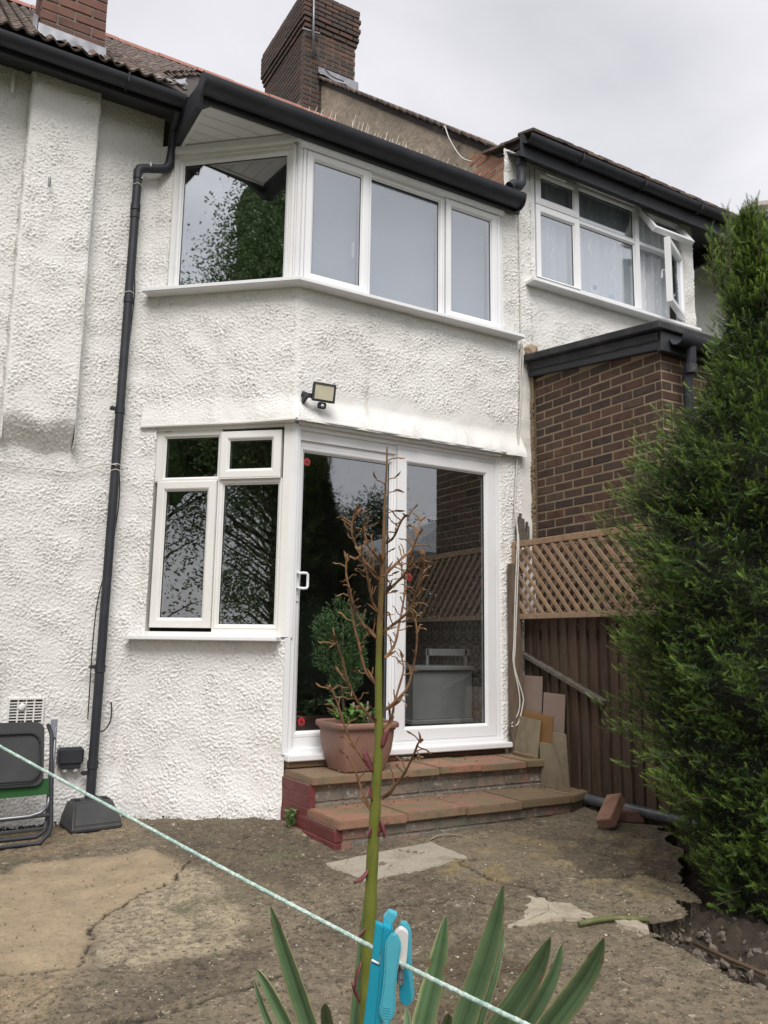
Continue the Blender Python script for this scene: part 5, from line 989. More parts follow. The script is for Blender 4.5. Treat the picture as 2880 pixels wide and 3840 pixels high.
# ------------------------------------------------------------------ PLANT POT ON THE STEP
PX, PY, PZ = 2.565, 4.675, -.779
pot = thing('plant_pot', (PX, PY, PZ), 'square terracotta coloured planter standing on the top step', 'plant pot')
body = [(.155, 0), (.165, .006), (.18, .05), (.205, .13), (.216, .21), (.218, .248), (.226, .25), (.228, .262)]
MB().lathe(body + [(.20, .262), (.19, .20)], (PX, PY, PZ), 48, .90, .84, 7).build('body', TERRA, pot, smooth='auto')
MB().lathe([(.226, .262), (.240, .264), (.244, .272), (.244, .290), (.238, .298), (.226, .298), (.216, .290), (.214, .25), (.20, .25)], (PX, PY, PZ), 48, .90, .86, 7).build('rim', TERRA, pot, smooth='auto')
MB().lathe([(.21, .24), (.212, .262), (.1, .272)], (PX, PY, PZ), 32, .90, .84, 7).build('compost', SOIL, pot)
# leaves
def leafcloud(name, centers, dirs, L, W, mat, parent, seed, colr, droop=.15, fold=.25, simple=False):
    """many small real leaves: 2-quad folded blades"""
    rg = np.random.default_rng(seed); n = len(centers); c = np.asarray(centers); d = np.asarray(dirs); d = d / np.linalg.norm(d, axis=1, keepdims=True)
    r_ = rg.standard_normal((n, 3)); s = np.cross(d, r_); s /= np.linalg.norm(s, axis=1, keepdims=True) + 1e-9; u = np.cross(s, d)
    Ln = (L * rg.uniform(.7, 1.25, n))[:, None]; Wn = (W * rg.uniform(.75, 1.2, n))[:, None]
    b = c; mid = c + d * Ln * .5 + u * Ln * .04; tip = c + d * Ln - u * Ln * droop; l_ = mid + s * Wn * .5 - u * Wn * fold; r2 = mid - s * Wn * .5 - u * Wn * fold
    V = np.stack([b, l_, tip, r2, mid], 1).reshape(-1, 3); k = np.arange(n)[:, None] * 5
    F = np.concatenate([k + np.array([[0, 1, 4]]), k + np.array([[1, 2, 4]]), k + np.array([[2, 3, 4]]), k + np.array([[3, 0, 4]])])
    if simple: F = np.concatenate([k + np.array([[0, 1, 2]]), k + np.array([[0, 2, 3]])])
    lo, hi = np.array(colr[0]), np.array(colr[1]); t_ = rg.uniform(0, 1, (n, 1)); cc = lo + (hi - lo) * t_; cc = np.repeat(cc, 5, 0)
    return mesh_np(name, V, F, mat, parent, False, cc)
def leaf_mat(name, rough=.5, trans=.25):
    m = M(name, (0, 0, 0), rough, attr=True, var=(60, .8, .45, .75)); b = m.node_tree.nodes['Principled BSDF']
    b.inputs['Subsurface Weight'].default_value = 0
    return m
LEAF = leaf_mat('leaf'); LEAFG = leaf_mat('glossy_leaf', .38)
sh_ = thing('potted_conifer', (PX - .02, PY + .06, PZ + .26), 'small feathery green conifer growing at the back of the planter', 'shrub')
rg = np.random.default_rng(5); cs_, ds_ = [], []
BX, BY = PX - .06, PY + .10
LOB = [(-.05, 0, .56, .13, .17), (.05, .01, .50, .10, .15), (-.01, 0, .68, .085, .12), (-.09, 0, .42, .09, .10), (.02, -.01, .33, .10, .10), (.09, 0, .60, .06, .09), (-.12, .01, .60, .06, .08), (.0, 0, .24, .07, .08), (.08, 0, .40, .07, .09)]
for i in range(1500):
    lx, ly, lz, lr, lh = LOB[int(rg.integers(len(LOB)))]; v_ = rg.normal(0, 1, 3); v_ /= np.linalg.norm(v_); q = rg.uniform(.55, 1.08) ** .5 * (1.22 if rg.random() < .14 else 1)
    p0 = np.array((BX + lx + v_[0] * lr * q, BY + ly + v_[1] * lr * q * .62, PZ + .26 + lz + v_[2] * lh * q)); dd = np.array((v_[0] + lx * 2, v_[1], v_[2] * .5 + .9)) + rg.normal(0, .2, 3); dd /= np.linalg.norm(dd)
    for k in range(5): cs_.append(p0 + dd * .009 * k); ds_.append(dd + rg.normal(0, .45, 3))
leafcloud('foliage', cs_, ds_, .021, .007, LEAF, sh_, 6, ((0.018, 0.048, 0.012), (0.055, 0.125, 0.030)))
m = MB(); m.tube([(BX + .02, BY - .02, PZ + .25), (BX, BY, PZ + .5), (BX, BY, PZ + .9)], [.012, .010, .004], 8); m.build('stem', M('bark', (0.09, 0.065, 0.045), .9, var=(30, .6, .4, .7)), sh_, smooth=True)
gp_ = thing('potted_geranium', (PX, PY - .03, PZ + .26), 'low leafy green plant with cut woody stems at the front of the planter', 'plant')
cs_, ds_ = [], []; m = MB(); rr = random.Random(9)
for i in range(16):
    a = rr.uniform(0, 6.28); l_ = rr.uniform(.07, .19); bx_, by_ = PX + rr.uniform(-.10, .07), PY - .03 + rr.uniform(-.06, .05)
    tip = Vector((bx_ + math.cos(a) * l_ * .55, by_ + math.sin(a) * l_ * .5, PZ + .26 + l_ * .85)); m.tube([(bx_, by_, PZ + .255), ((bx_ + tip.x) / 2, (by_ + tip.y) / 2, PZ + .26 + l_ * .55), tip], [.004, .003, .002], 5)
    for k in range(9): t_ = rr.uniform(.45, 1.0); q = Vector((bx_, by_, PZ + .26)).lerp(tip, t_); cs_.append(tuple(q)); ds_.append((math.cos(a) + rr.gauss(0, .8), math.sin(a) + rr.gauss(0, .8), .35 + rr.gauss(0, .4)))
m.build('stalks', M('stalk_green', (0.06, 0.11, 0.03), .6), gp_, smooth=True)
leafcloud('leaves', cs_, ds_, .052, .034, LEAF, gp_, 10, ((0.055, 0.125, 0.022), (0.11, 0.22, 0.04)))
m = MB()
for i in range(9): x, y_ = PX + rr.uniform(-.02, .10), PY + rr.uniform(-.06, .06); m.tube([(x, y_, PZ + .25), (x + rr.uniform(-.02, .05), y_ + rr.uniform(-.02, .02), PZ + .26 + rr.uniform(.05, .17))], [.009, .007], 6)
m.build('woody_stems', M('cut_stem', (0.22, 0.18, 0.14), .85, var=(40, .6, .4, .7)), gp_, smooth=True)
# weed at the foot of the steps
wd_ = thing('weed', (2.12, 4.66, gzf(2.1, 4.65)), 'small green weed sprouting against the red painted step side', 'weed')
cs_, ds_ = [], []
for i in range(46): a = rr.uniform(0, 6.28); h_ = rr.uniform(0, .10); cs_.append((2.12 + rr.gauss(0, .010), 4.66 + rr.gauss(0, .015), gzf(2.12, 4.66) + h_)); ds_.append((math.cos(a), math.sin(a), .5))
leafcloud('leaves', cs_, ds_, .038, .020, LEAF, wd_, 12, ((0.05, 0.11, 0.022), (0.095, 0.18, 0.04)))
MB().tube([(2.12, 4.66, gzf(2.12, 4.66) - .01), (2.12, 4.66, gzf(2.12, 4.66) + .10)], .003, 5).build('stalk', MATS['stalk_green'], wd_)
# dead leaves and petals blown onto the ground
rr = random.Random(21); cs_, ds_ = [], []
for i in range(420):
    x = rr.uniform(.3, 4.0); y_ = rr.uniform(1.9, 5.5)
    if x > 2.1 and y_ > 4.0: continue
    if in_poly(np.array([x]), np.array([y_]), SOILP)[0]: continue
    if y_ > 5.55 - max(0, (x - 1.3)) * .9: continue
    cs_.append((x, y_, gzf(x, y_) + .004)); a = rr.uniform(0, 6.28); ds_.append((math.cos(a), math.sin(a), .12))
o = leafcloud('fallen_petals', cs_, ds_, .011, .008, leaf_mat('petal', .8), None, 13, ((0.30, 0.25, 0.17), (0.62, 0.58, 0.5)), fold=.05, droop=.02); tag(o, 'tiny pale petals and leaf litter scattered over the concrete', 'litter', kind='stuff')
cs_ = [(rr.uniform(2.3, 3.9), rr.uniform(4.52, 4.85), -.772) for i in range(40)] + [(rr.uniform(2.25, 3.9), rr.uniform(4.40, 4.50), -.95) for i in range(40)]; ds_ = [(rr.gauss(0, 1), rr.gauss(0, 1), .1) for i in cs_]
o = leafcloud('step_litter', cs_, ds_, .022, .010, leaf_mat('dry_leaf', .85), None, 14, ((0.06, 0.04, 0.022), (0.17, 0.12, 0.06)), fold=.1, droop=.05); tag(o, 'dry brown leaf litter lying on the step slabs', 'litter', kind='stuff')
# moss and dirt line at the foot of the wall
cs_, ds_ = [], []
for i in range(900):
    x = rr.uniform(.1, 2.12); yb_ = 5.615 - max(0, (x - 1.37)) * .89; cs_.append((x, yb_ - abs(rr.gauss(0, .014)) - .02, gzf(x, yb_) + rr.uniform(.0, .016))); ds_.append((rr.gauss(0, 1), -1 + rr.gauss(0, .5), .5 + rr.gauss(0, .5)))
o = leafcloud('wall_foot_moss', cs_, ds_, .018, .012, leaf_mat('moss', .95), None, 15, ((0.03, 0.026, 0.014), (0.085, 0.07, 0.036))); tag(o, 'dirty moss fringe along the foot of the white wall', 'moss', kind='stuff')
# ------------------------------------------------------------------ CONIFER on the right
TX, TY = 3.60, 2.42
yew = thing('conifer_tree', (TX, TY, -1.16), 'tall dense dark green conifer with bright tips at the right edge', 'tree')
BARK = MATS['bark']
MB().tube([(TX, TY, -1.25), (TX + .02, TY, -.3), (TX, TY + .02, 1.0), (TX, TY, 2.05)], [.07, .055, .035, .008], 10).build('trunk', BARK, yew, smooth=True)
HP = [(-1.22, .30), (-1.1, .42), (-.9, .52), (-.65, .62), (-.3, .73), (0.0, .775), (.3, .745), (.55, .755), (.75, .72), (1.0, .54), (1.2, .37), (1.45, .23), (1.7, .15), (1.95, .10), (2.2, .07)]
def crown_r(z): return np.interp(z, [p[0] for p in HP], [p[1] for p in HP])
# a shoot: needles set all round a short stem
def sprig():
    V, F, T = [], [], []; n = 26; rs = random.Random(2)
    for k in range(n):
        t_ = (k + .5) / n; a = k * 2.4; tilt = 1.25 - .55 * t_
        L_ = .34 * (1 - .35 * t_) * rs.uniform(.85, 1.15); rad = np.array((0, math.cos(a), .55 * math.sin(a) + .12)); rad /= np.linalg.norm(rad)
        b = np.array((t_, 0, 0)); e = b + L_ * (np.array((math.cos(tilt), 0, 0)) + rad * math.sin(tilt)); sd_ = np.cross(e - b, (0.2, .3, 1)); sd_ = sd_ / np.linalg.norm(sd_) * .027
        i = len(V); V += [b - sd_, b + sd_, e]; F.append((i, i + 1, i + 2)); T += [t_, t_, t_ + .15]
    i = len(V); V += [np.array((0, -.02, 0)), np.array((0, .02, 0)), np.array((1, 0, 0))]; F.append((i, i + 1, i + 2)); T += [0, 0, .8]
    return np.array(V), np.array(F), np.array(T)
SV, SF, ST = sprig()
def spray(positions, dirs, lens, tipf, seed):
    rg = np.random.default_rng(seed); n = len(positions); p = np.asarray(positions); d = np.asarray(dirs); d = d / np.linalg.norm(d, axis=1, keepdims=True)
    upv = np.tile((0, 0, 1.0), (n, 1)) + rg.normal(0, .35, (n, 3)); s = np.cross(upv, d); s /= np.linalg.norm(s, axis=1, keepdims=True) + 1e-9; u = np.cross(d, s)
    L_ = np.asarray(lens)[:, None, None]
    V = p[:, None] + L_ * (SV[None, :, :1] * d[:, None] + SV[None, :, 1:2] * s[:, None] + SV[None, :, 2:3] * u[:, None] + .10 * SV[None, :, :1] ** 2 * np.array((0, 0, 1.0)))
    F = (SF[None] + (np.arange(n) * len(SV))[:, None, None]).reshape(-1, 3)
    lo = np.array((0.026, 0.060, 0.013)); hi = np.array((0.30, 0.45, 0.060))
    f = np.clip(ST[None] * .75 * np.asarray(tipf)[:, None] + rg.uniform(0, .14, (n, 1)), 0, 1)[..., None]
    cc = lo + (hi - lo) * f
    return V.reshape(-1, 3), F, cc.reshape(-1, 3)
rg = np.random.default_rng(77); P_, D_, L_, T_ = [], [], [], []
tw = MB()
view_a = math.atan2(-TY, -TX)
for i in range(4300):
    z = rg.uniform(-1.15, 2.15)
    if rg.random() > .30 + .70 * float(crown_r(z)) / .745: continue
    a = rg.uniform(0, 2 * math.pi)
    if math.cos(a - view_a) < -.3 and rg.random() < .75: continue     # fewer on the far side
    # tufted surface: boughs stand out from the hollows between them
    bo = math.sin(4 * a + 5.5 * z) * .5 + math.sin(7 * a - 9 * z + 1) * .5 + .6 * math.sin(13 * z + 3 * a)
    Ro = float(crown_r(z)) * (.90 + .15 * bo + rg.normal(0, .05)); Ri = Ro - rg.uniform(.14, .26)
    if Ri < .02: Ri = .02
    out_ = np.array((math.cos(a), math.sin(a), 0)); rise = .25 + .25 * max(0, z) / 2 + rg.normal(0, .2)
    if z > 1.5: rise += .5
    b = np.array((TX, TY, z)) + out_ * Ri; e = np.array((TX, TY, z + (Ro - Ri) * rise)) + out_ * Ro
    if b[2] < -1.17 or e[2] < -1.15: continue
    side = np.cross(out_, (0, 0, 1)); ax = (e - b) / np.linalg.norm(e - b); nsp = 10
    for k in range(nsp):
        t_ = (k + .7) / nsp; q = b + (e - b) * t_ + rg.normal(0, .010, 3)
        s = 1 if k % 2 else -1; ln = .036 + .022 * (1 - t_)
        dd = ax * rg.uniform(.35, .9) + side * s * rg.uniform(.4, 1.0) + np.array((0, 0, rg.normal(.12, .42)))
        P_.append(q); D_.append(dd); L_.append(ln * rg.uniform(.8, 1.25)); T_.append(max(0.0, (t_ - .2) / .8) * rg.uniform(.3, 1.15) if rg.random() > .25 else .05)
    P_.append(e); D_.append(ax + np.array((0, 0, .3))); L_.append(.046); T_.append(rg.uniform(.6, 1.25))
    if i % 3 == 0: tw.tube([tuple(b), tuple(e)], [.004, .0015], 4, cap=False)
for k in range(10):      # upright leaders at the tip
    a = rg.uniform(0, 6.28); r_ = rg.uniform(0, .20); zt = 2.14 + rg.uniform(-.05, .20) - r_ * .7; bx_, by_ = TX - .06 + r_ * math.cos(a), TY + .04 + r_ * math.sin(a)
    tw.tube([(bx_, by_, zt - .35), (bx_ + .01, by_, zt)], [.006, .003], 5)
    for q in range(24):
        P_.append((bx_, by_, zt - .34 + q * .0145)); a2 = q * 2.4; D_.append((math.cos(a2), math.sin(a2), .7 + q * .06)); L_.append(.085 - q * .0015); T_.append(.8)
V, F, cc = spray(P_, D_, L_, T_, 5)
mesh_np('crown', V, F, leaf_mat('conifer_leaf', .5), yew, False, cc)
tag(tw.build('twigs', BARK, yew), kind='stuff')
# the matted inside of the crown, too dense to see through
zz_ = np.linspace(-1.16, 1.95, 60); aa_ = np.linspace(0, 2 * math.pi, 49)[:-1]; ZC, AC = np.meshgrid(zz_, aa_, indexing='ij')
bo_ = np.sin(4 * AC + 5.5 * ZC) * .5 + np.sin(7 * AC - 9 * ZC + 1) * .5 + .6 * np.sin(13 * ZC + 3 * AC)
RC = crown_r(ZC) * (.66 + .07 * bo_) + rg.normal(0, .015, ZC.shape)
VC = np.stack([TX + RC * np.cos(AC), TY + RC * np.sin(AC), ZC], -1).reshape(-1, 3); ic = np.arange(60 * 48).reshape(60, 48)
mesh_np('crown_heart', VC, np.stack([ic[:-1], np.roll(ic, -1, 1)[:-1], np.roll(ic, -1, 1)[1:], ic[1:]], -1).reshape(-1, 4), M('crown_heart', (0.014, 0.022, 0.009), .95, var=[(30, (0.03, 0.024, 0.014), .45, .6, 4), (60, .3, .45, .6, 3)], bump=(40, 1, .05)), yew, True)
# dense inner shade foliage (broad flat fans filling the inside)
cs_, ds_ = [], []
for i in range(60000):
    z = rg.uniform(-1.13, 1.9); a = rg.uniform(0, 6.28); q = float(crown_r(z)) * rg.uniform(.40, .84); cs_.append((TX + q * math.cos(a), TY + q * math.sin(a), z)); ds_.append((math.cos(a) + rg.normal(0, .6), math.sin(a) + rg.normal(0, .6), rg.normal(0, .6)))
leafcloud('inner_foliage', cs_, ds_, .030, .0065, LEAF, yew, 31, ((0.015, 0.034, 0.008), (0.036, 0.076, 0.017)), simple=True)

# ------------------------------------------------------------------ YUCCA in the foreground
STALK= [(0.803, 1.359, 0.388), (0.806, 1.366, 0.338), (0.81, 1.378, 0.265), (0.816, 1.391, 0.174), (0.821, 1.406, 0.083), (0.826, 1.419, -0.008), (0.834, 1.432, -0.099), (0.843, 1.444, -0.19), (0.847, 1.459, -0.281), (0.85, 1.466, -0.326), (0.854, 1.481, -0.417), (0.859, 1.495, -0.509), (0.864, 1.509, -0.6), (0.87, 1.523, -0.691), (0.876, 1.538, -0.791)]
BRANCHES= [[(0.817, 1.394, 0.157), (0.791, 1.379, 0.174), (0.762, 1.365, 0.193), (0.744, 1.344, 0.211), (0.732, 1.322, 0.222)], [(0.817, 1.4, 0.125), (0.797, 1.406, 0.149), (0.781, 1.411, 0.167), (0.763, 1.413, 0.198), (0.755, 1.412, 0.222), (0.755, 1.406, 0.247), (0.757, 1.402, 0.256)], [(0.819, 1.411, 0.062), (0.801, 1.404, 0.081), (0.788, 1.394, 0.107), (0.774, 1.383, 0.139), (0.76, 1.374, 0.16), (0.751, 1.363, 0.174)], [(0.822, 1.419, 0.01), (0.802, 1.429, 0.03), (0.782, 1.437, 0.063), (0.769, 1.439, 0.102), (0.76, 1.44, 0.136), (0.758, 1.438, 0.163)], [(0.827, 1.433, -0.078), (0.808, 1.442, -0.051), (0.795, 1.444, -0.004), (0.785, 1.447, 0.032), (0.778, 1.448, 0.068), (0.774, 1.449, 0.093)], [(0.838, 1.441, -0.157), (0.786, 1.422, -0.117), (0.747, 1.396, -0.075), (0.715, 1.364, -0.029), (0.685, 1.334, 0.006)], [(0.82, 1.384, 0.199), (0.804, 1.332, 0.204), (0.786, 1.277, 0.225), (0.764, 1.228, 0.229)], [(0.822, 1.395, 0.134), (0.853, 1.393, 0.165), (0.881, 1.395, 0.188), (0.899, 1.401, 0.211), (0.913, 1.407, 0.256)], [(0.827, 1.399, 0.1), (0.832, 1.367, 0.119), (0.836, 1.335, 0.139), (0.826, 1.311, 0.159), (0.825, 1.278, 0.204)], [(0.832, 1.41, 0.026), (0.844, 1.377, 0.046), (0.853, 1.345, 0.07), (0.848, 1.32, 0.099), (0.845, 1.293, 0.137), (0.836, 1.272, 0.159)], [(0.838, 1.417, -0.028), (0.868, 1.428, 0.001), (0.888, 1.444, 0.043), (0.907, 1.458, 0.092), (0.921, 1.476, 0.137)], [(0.849, 1.429, -0.128), (0.866, 1.408, -0.105), (0.877, 1.39, -0.08), (0.88, 1.372, -0.029), (0.877, 1.359, 0.015), (0.867, 1.351, 0.052)], [(0.852, 1.436, -0.173), (0.871, 1.441, -0.142), (0.883, 1.449, -0.112), (0.902, 1.449, -0.054), (0.907, 1.463, -0.028)], [(0.839, 1.457, -0.246), (0.807, 1.462, -0.212), (0.78, 1.462, -0.171), (0.758, 1.457, -0.122), (0.742, 1.454, -0.091)], [(0.843, 1.47, -0.328), (0.828, 1.479, -0.292), (0.811, 1.488, -0.244), (0.797, 1.499, -0.218)], [(0.86, 1.455, -0.303), (0.866, 1.398, -0.259), (0.858, 1.348, -0.217), (0.846, 1.301, -0.175)]]
LEAVES= [([(0.776, 1.584, -0.762), (0.719, 1.581, -0.619), (0.679, 1.577, -0.51)], 0.0113), ([(0.753, 1.625, -0.773), (0.716, 1.656, -0.7), (0.695, 1.678, -0.66)], 0.0087), ([(0.723, 1.653, -0.777), (0.716, 1.688, -0.741), (0.707, 1.713, -0.696)], 0.0056), ([(0.78, 1.514, -0.736), (0.735, 1.434, -0.671), (0.701, 1.374, -0.621)], 0.0067), ([(0.873, 1.58, -0.781), (0.9, 1.601, -0.676), (0.912, 1.61, -0.538)], 0.0092), ([(0.974, 1.482, -0.765), (0.993, 1.456, -0.636), (1.003, 1.439, -0.538)], 0.0128), ([(1.03, 1.419, -0.752), (1.042, 1.351, -0.578), (1.043, 1.305, -0.452)], 0.0133), ([(1.092, 1.443, -0.774), (1.13, 1.448, -0.666), (1.16, 1.45, -0.587)], 0.0092), ([(1.083, 1.373, -0.746), (1.097, 1.296, -0.629), (1.102, 1.24, -0.536)], 0.0133), ([(1.169, 1.379, -0.766), (1.207, 1.362, -0.672), (1.232, 1.352, -0.602)], 0.0102), ([(1.161, 1.321, -0.752), (1.175, 1.232, -0.622), (1.172, 1.173, -0.528)], 0.0154), ([(0.972, 1.402, -0.743), (0.924, 1.325, -0.682), (0.888, 1.266, -0.634)], 0.0061), ([(0.967, 1.519, -0.787), (0.985, 1.553, -0.774), (0.997, 1.578, -0.756)], 0.0051)]
LINE= [(0.064, 1.227, -0.102), (0.118, 1.106, -0.128), (0.273, 0.771, -0.204), (0.346, 0.599, -0.237), (0.358, 0.57, -0.243), (0.386, 0.461, -0.25), (0.403, 0.399, -0.253)]

yu = thing('yucca_plant', (.88, 1.54, -1.15), 'yucca with a tall dried flower stalk and sword leaves in the foreground', 'yucca')
DRY = M('dried_branch', (0.22, 0.115, 0.05), .75, var=[(22, (0.115, 0.058, 0.030), .42, .66, 4), (9, (0.30, 0.19, 0.09), .52, .74), (60, .6, .5, .75)], bump=(120, .4, .002))
BRACT = M('red_bract', (0.155, 0.038, 0.045), .6, var=[(14, (0.20, 0.07, 0.06), .45, .72, 4), (40, (0.09, 0.025, 0.03), .5, .75)], bump=(60, .2, .002))
def catm(P, sub):
    P = [Vector(p) for p in P]; q = []
    for i in range(len(P) - 1):
        p0 = P[max(0, i - 1)]; p1 = P[i]; p2 = P[i + 1]; p3 = P[min(len(P) - 1, i + 2)]
        for k in range(sub):
            t = k / sub; q.append(.5 * ((2 * p1) + (p2 - p0) * t + (2 * p0 - 5 * p1 + 4 * p2 - p3) * t * t + (3 * p1 - p0 - 3 * p2 + p3) * t ** 3))
    return q + [P[-1]]
sp = STALK[::-1] ; full = [(.885, 1.56, -1.15), (.882, 1.55, -.95)] + sp
rad_at = lambda z: float(np.interp(z, [-1.15, -.6, -.42, -.25, -.08, .01, .13, .22, .30, .40], [.020, .0135, .0118, .0098, .0072, .0064, .0050, .0032, .0022, .0015]))
q = catm(full, 8); low_ = q; top_ = [p for p in q if p.z > -.02]
def tube_col(name, pts, rads, seg, colf, mat, parent):
    m = MB(); m.tube(pts, rads, seg, cap=False); V_ = np.array(m.v); cc_ = np.array([colf(v, i) for i, v in enumerate(m.v)]); o = mesh_np(name, V_, np.array(m.f), mat, parent, True, cc_); return o
def stalk_col(v, i):
    n_ = math.sin(v[2] * 43) * .5 + math.sin(v[2] * 91 + 2) * .5 + .6 * math.sin(i * 2.1)
    g_ = np.array((0.155, 0.175, 0.026)); b_ = np.array((0.20, 0.105, 0.042)); d_ = np.array((0.075, 0.045, 0.025)); t_ = np.clip((v[2] + .06 + .05 * n_) / .17, 0, 1)
    c_ = g_ * (1 - t_) + b_ * t_; k_ = np.clip((n_ - .7) * 1.2, 0, .7) * (0.25 + .75 * t_); return c_ * (1 - k_) + d_ * k_
STC = M('yucca_stalk', (0.16, 0.17, 0.03), .55, attr=True, stretch=(6, 6, .8), var=[(9, .78, .42, .7, 4), (30, (0.21, 0.17, 0.05), .64, .8)], bump=(60, .25, .003))
tube_col('stalk', low_, [rad_at(p.z) * (1 + .05 * math.sin(p.z * 70)) for p in low_], 14, stalk_col, STC, yu)
rr = random.Random(4)
def husk(mb, p, d, L, W, curl):
    """a curled, hollow dried bract"""
    d = Vector(d).normalized(); s = d.cross(Vector((rr.gauss(0, 1), rr.gauss(0, 1), rr.gauss(0, 1)))).normalized(); u = s.cross(d); n = 5; vs_ = []; fs = []; p = Vector(p)
    for k in range(n + 1):
        t = k / n; w_ = W * math.sin(math.pi * (t * .86 + .10)) ** .8; c = p + d * (L * t) + u * (curl * L * t * t)
        vs_ += [c + s * w_ * .5 + u * w_ * .35, c, c - s * w_ * .5 + u * w_ * .35]
    for k in range(n): a = 3 * k; fs += [(a, a + 1, a + 4, a + 3), (a + 1, a + 2, a + 5, a + 4)]
    mb.add(vs_, fs)
for bi, B in enumerate(BRANCHES):
    q = catm(B, 6); n = len(q); r0 = .0031 if bi not in (0, 6) else .0026
    rad = [r0 * (1 - .42 * k / (n - 1)) * (1 + .14 * math.sin(k * 1.7)) for k in range(n)]; rad[-1] *= .7
    m = MB(); m.tube(q, rad, 7)
    for k in range(1, n):          # short side stubs that held the flowers
        if rr.random() < .55 and k > 2:
            t = (q[k] - q[k - 1]).normalized(); dd = (Vector((rr.gauss(0, 1), rr.gauss(0, 1), rr.gauss(0, .6))).cross(t)).normalized() * .8 + t * .45; L_ = rr.uniform(.012, .030)
            e1 = q[k] + dd * L_ * .6; e2 = q[k] + dd * L_ + Vector((0, 0, rr.uniform(-.004, .008))); m.tube([q[k], e1, e2], [.0014, .0012, .0016], 5)
            if rr.random() < .75: husk(m, e2, dd + Vector((0, 0, rr.uniform(-.7, .4))), rr.uniform(.009, .017), .0038, rr.uniform(-.5, .5))
    for k in range(3): husk(m, q[-1], (q[-1] - q[-2]).normalized() + Vector((rr.gauss(0, .5), rr.gauss(0, .5), rr.gauss(0, .4))), rr.uniform(.012, .022), .006, rr.uniform(-.5, .5))
    husk(m, q[0], q[2] - q[0], .035, .009, .25)
    m.build('branch', DRY, yu, smooth='auto')
m = MB()
for k, p in enumerate(top_):
    if k > 3 and rr.random() < .42:
        a = rr.uniform(0, 6.28); dd = Vector((math.cos(a), math.sin(a), .5)); m.tube([p, p + dd * .012, p + dd * .022 + Vector((0, 0, -.003))], [.0013, .0011, .0014], 5); husk(m, p + dd * .02, dd + Vector((0, 0, rr.uniform(-.8, .6))), rr.uniform(.012, .022), .006, rr.uniform(-.6, .6))
tag(m.build('dried_pods', DRY, yu, smooth='auto'), kind='stuff')
for (fz, side, L_, W_) in ((-.255, -1, .055, .017), (-.20, 1, .05, .016), (-.345, 1, .06, .015), (-.385, 1, .045, .012), (-.36, -1, .035, .012), (-.44, -1, .06, .017), (-.31, -1, .05, .015), (-.56, -1, .05, .012), (-.62, -1, .07, .012), (-.70, -1, .07, .012)):
    p = min(low_, key=lambda v: abs(v.z - fz)); m = MB(); vr = Vector((.861, -.508, .014))
    for jj in range(1):
        husk(m, p + vr * side * rad_at(p.z) * .8 + Vector((-.3, -.5, 0)) * .010, vr * side * rr.uniform(.15, .5) + Vector((-.05, -.1, .95 * rr.choice((1, 1, -.8)))), L_ * rr.uniform(.55, .9), W_ * rr.uniform(.7, 1.0), rr.uniform(-.35, .1))
    o = m.build('bract', BRACT, yu, smooth=True); o.modifiers.new('thickness', 'SOLIDIFY').thickness = .003
YL = M('yucca_leaf', (0.07, 0.12, 0.045), .42, attr=True, var=[(26, .86, .42, .7, 3)], bump=(40, .1, .002))
def sword(base, mid, tip, hw, seed):
    """sword leaf: folded blade with a pale margin"""
    rg = random.Random(seed); P = catm([base, mid, tip], 18); n = len(P); vs_ = []; fs = []; cols = []
    view = Vector((-.5, -.85, -.16)); ax = (Vector(tip) - Vector(base)).normalized(); s = ax.cross(view).normalized(); s = (s * math.cos(.25 * rg.uniform(-1, 1)) + view * math.sin(rg.uniform(-.5, .5))).normalized(); nn = s.cross(ax)
    if nn.dot(view) < 0: nn = -nn
    prof = (-1, -.94, -.8, -.62, -.45, -.28, -.12, 0, .12, .28, .45, .62, .8, .94, 1); lo, md, hi = (0.060, 0.112, 0.050), (0.105, 0.175, 0.085), (0.26, 0.25, 0.12)
    f = rg.uniform(.8, 1.2); lane = [rg.uniform(.72, 1.22) for _ in prof]; nick = rg.uniform(.4, .9); br_ = rg.uniform(.93, .985)
    for k, p in enumerate(P):
        t = k / (n - 1); w_ = hw * (min(1, .72 + t * .9) if t < .3 else 1) * (1 - max(0, (t - .30) / .70) ** 1.7) + .0004; w_ *= 1 + .025 * math.sin(k * 1.9 + seed)
        for j, u in enumerate(prof):
            vs_.append(p + s * (u * w_) - nn * (w_ * .34 * (1 - abs(u)) ** 1.2)); c = hi if abs(u) > .9 else tuple(a_ + (b_ - a_) * min(1, abs(u) * 1.4) for a_, b_ in zip(lo, md))
            c = tuple(x * lane[j] * (1.15 if u < 0 else .95) for x in c)
            if t > br_ or (abs(u) > .7 and abs(t - nick) < .03): c = (0.17, 0.10, 0.06)
            cols.append(tuple(x * f for x in c))
    m_ = len(prof); fs = [(k * m_ + j, k * m_ + j + 1, (k + 1) * m_ + j + 1, (k + 1) * m_ + j) for k in range(n - 1) for j in range(m_ - 1)]
    o = mesh_np('leaf', np.array([tuple(v) for v in vs_]), np.array(fs), YL, yu, True, np.array(cols)); o.modifiers.new('thickness', 'SOLIDIFY').thickness = .0016
for i, (pts, hw) in enumerate(LEAVES):
    b, mm_, tp = [Vector(p) for p in pts]
    root = Vector((.885 + .02 * math.cos(i), 1.555 + .02 * math.sin(i), -1.08)); ext = b + (b - mm_) * .55
    ext = ext.lerp(root, .18); sword(ext, mm_.lerp(b, .12), tp, hw * 1.75, i)
rr = random.Random(14)
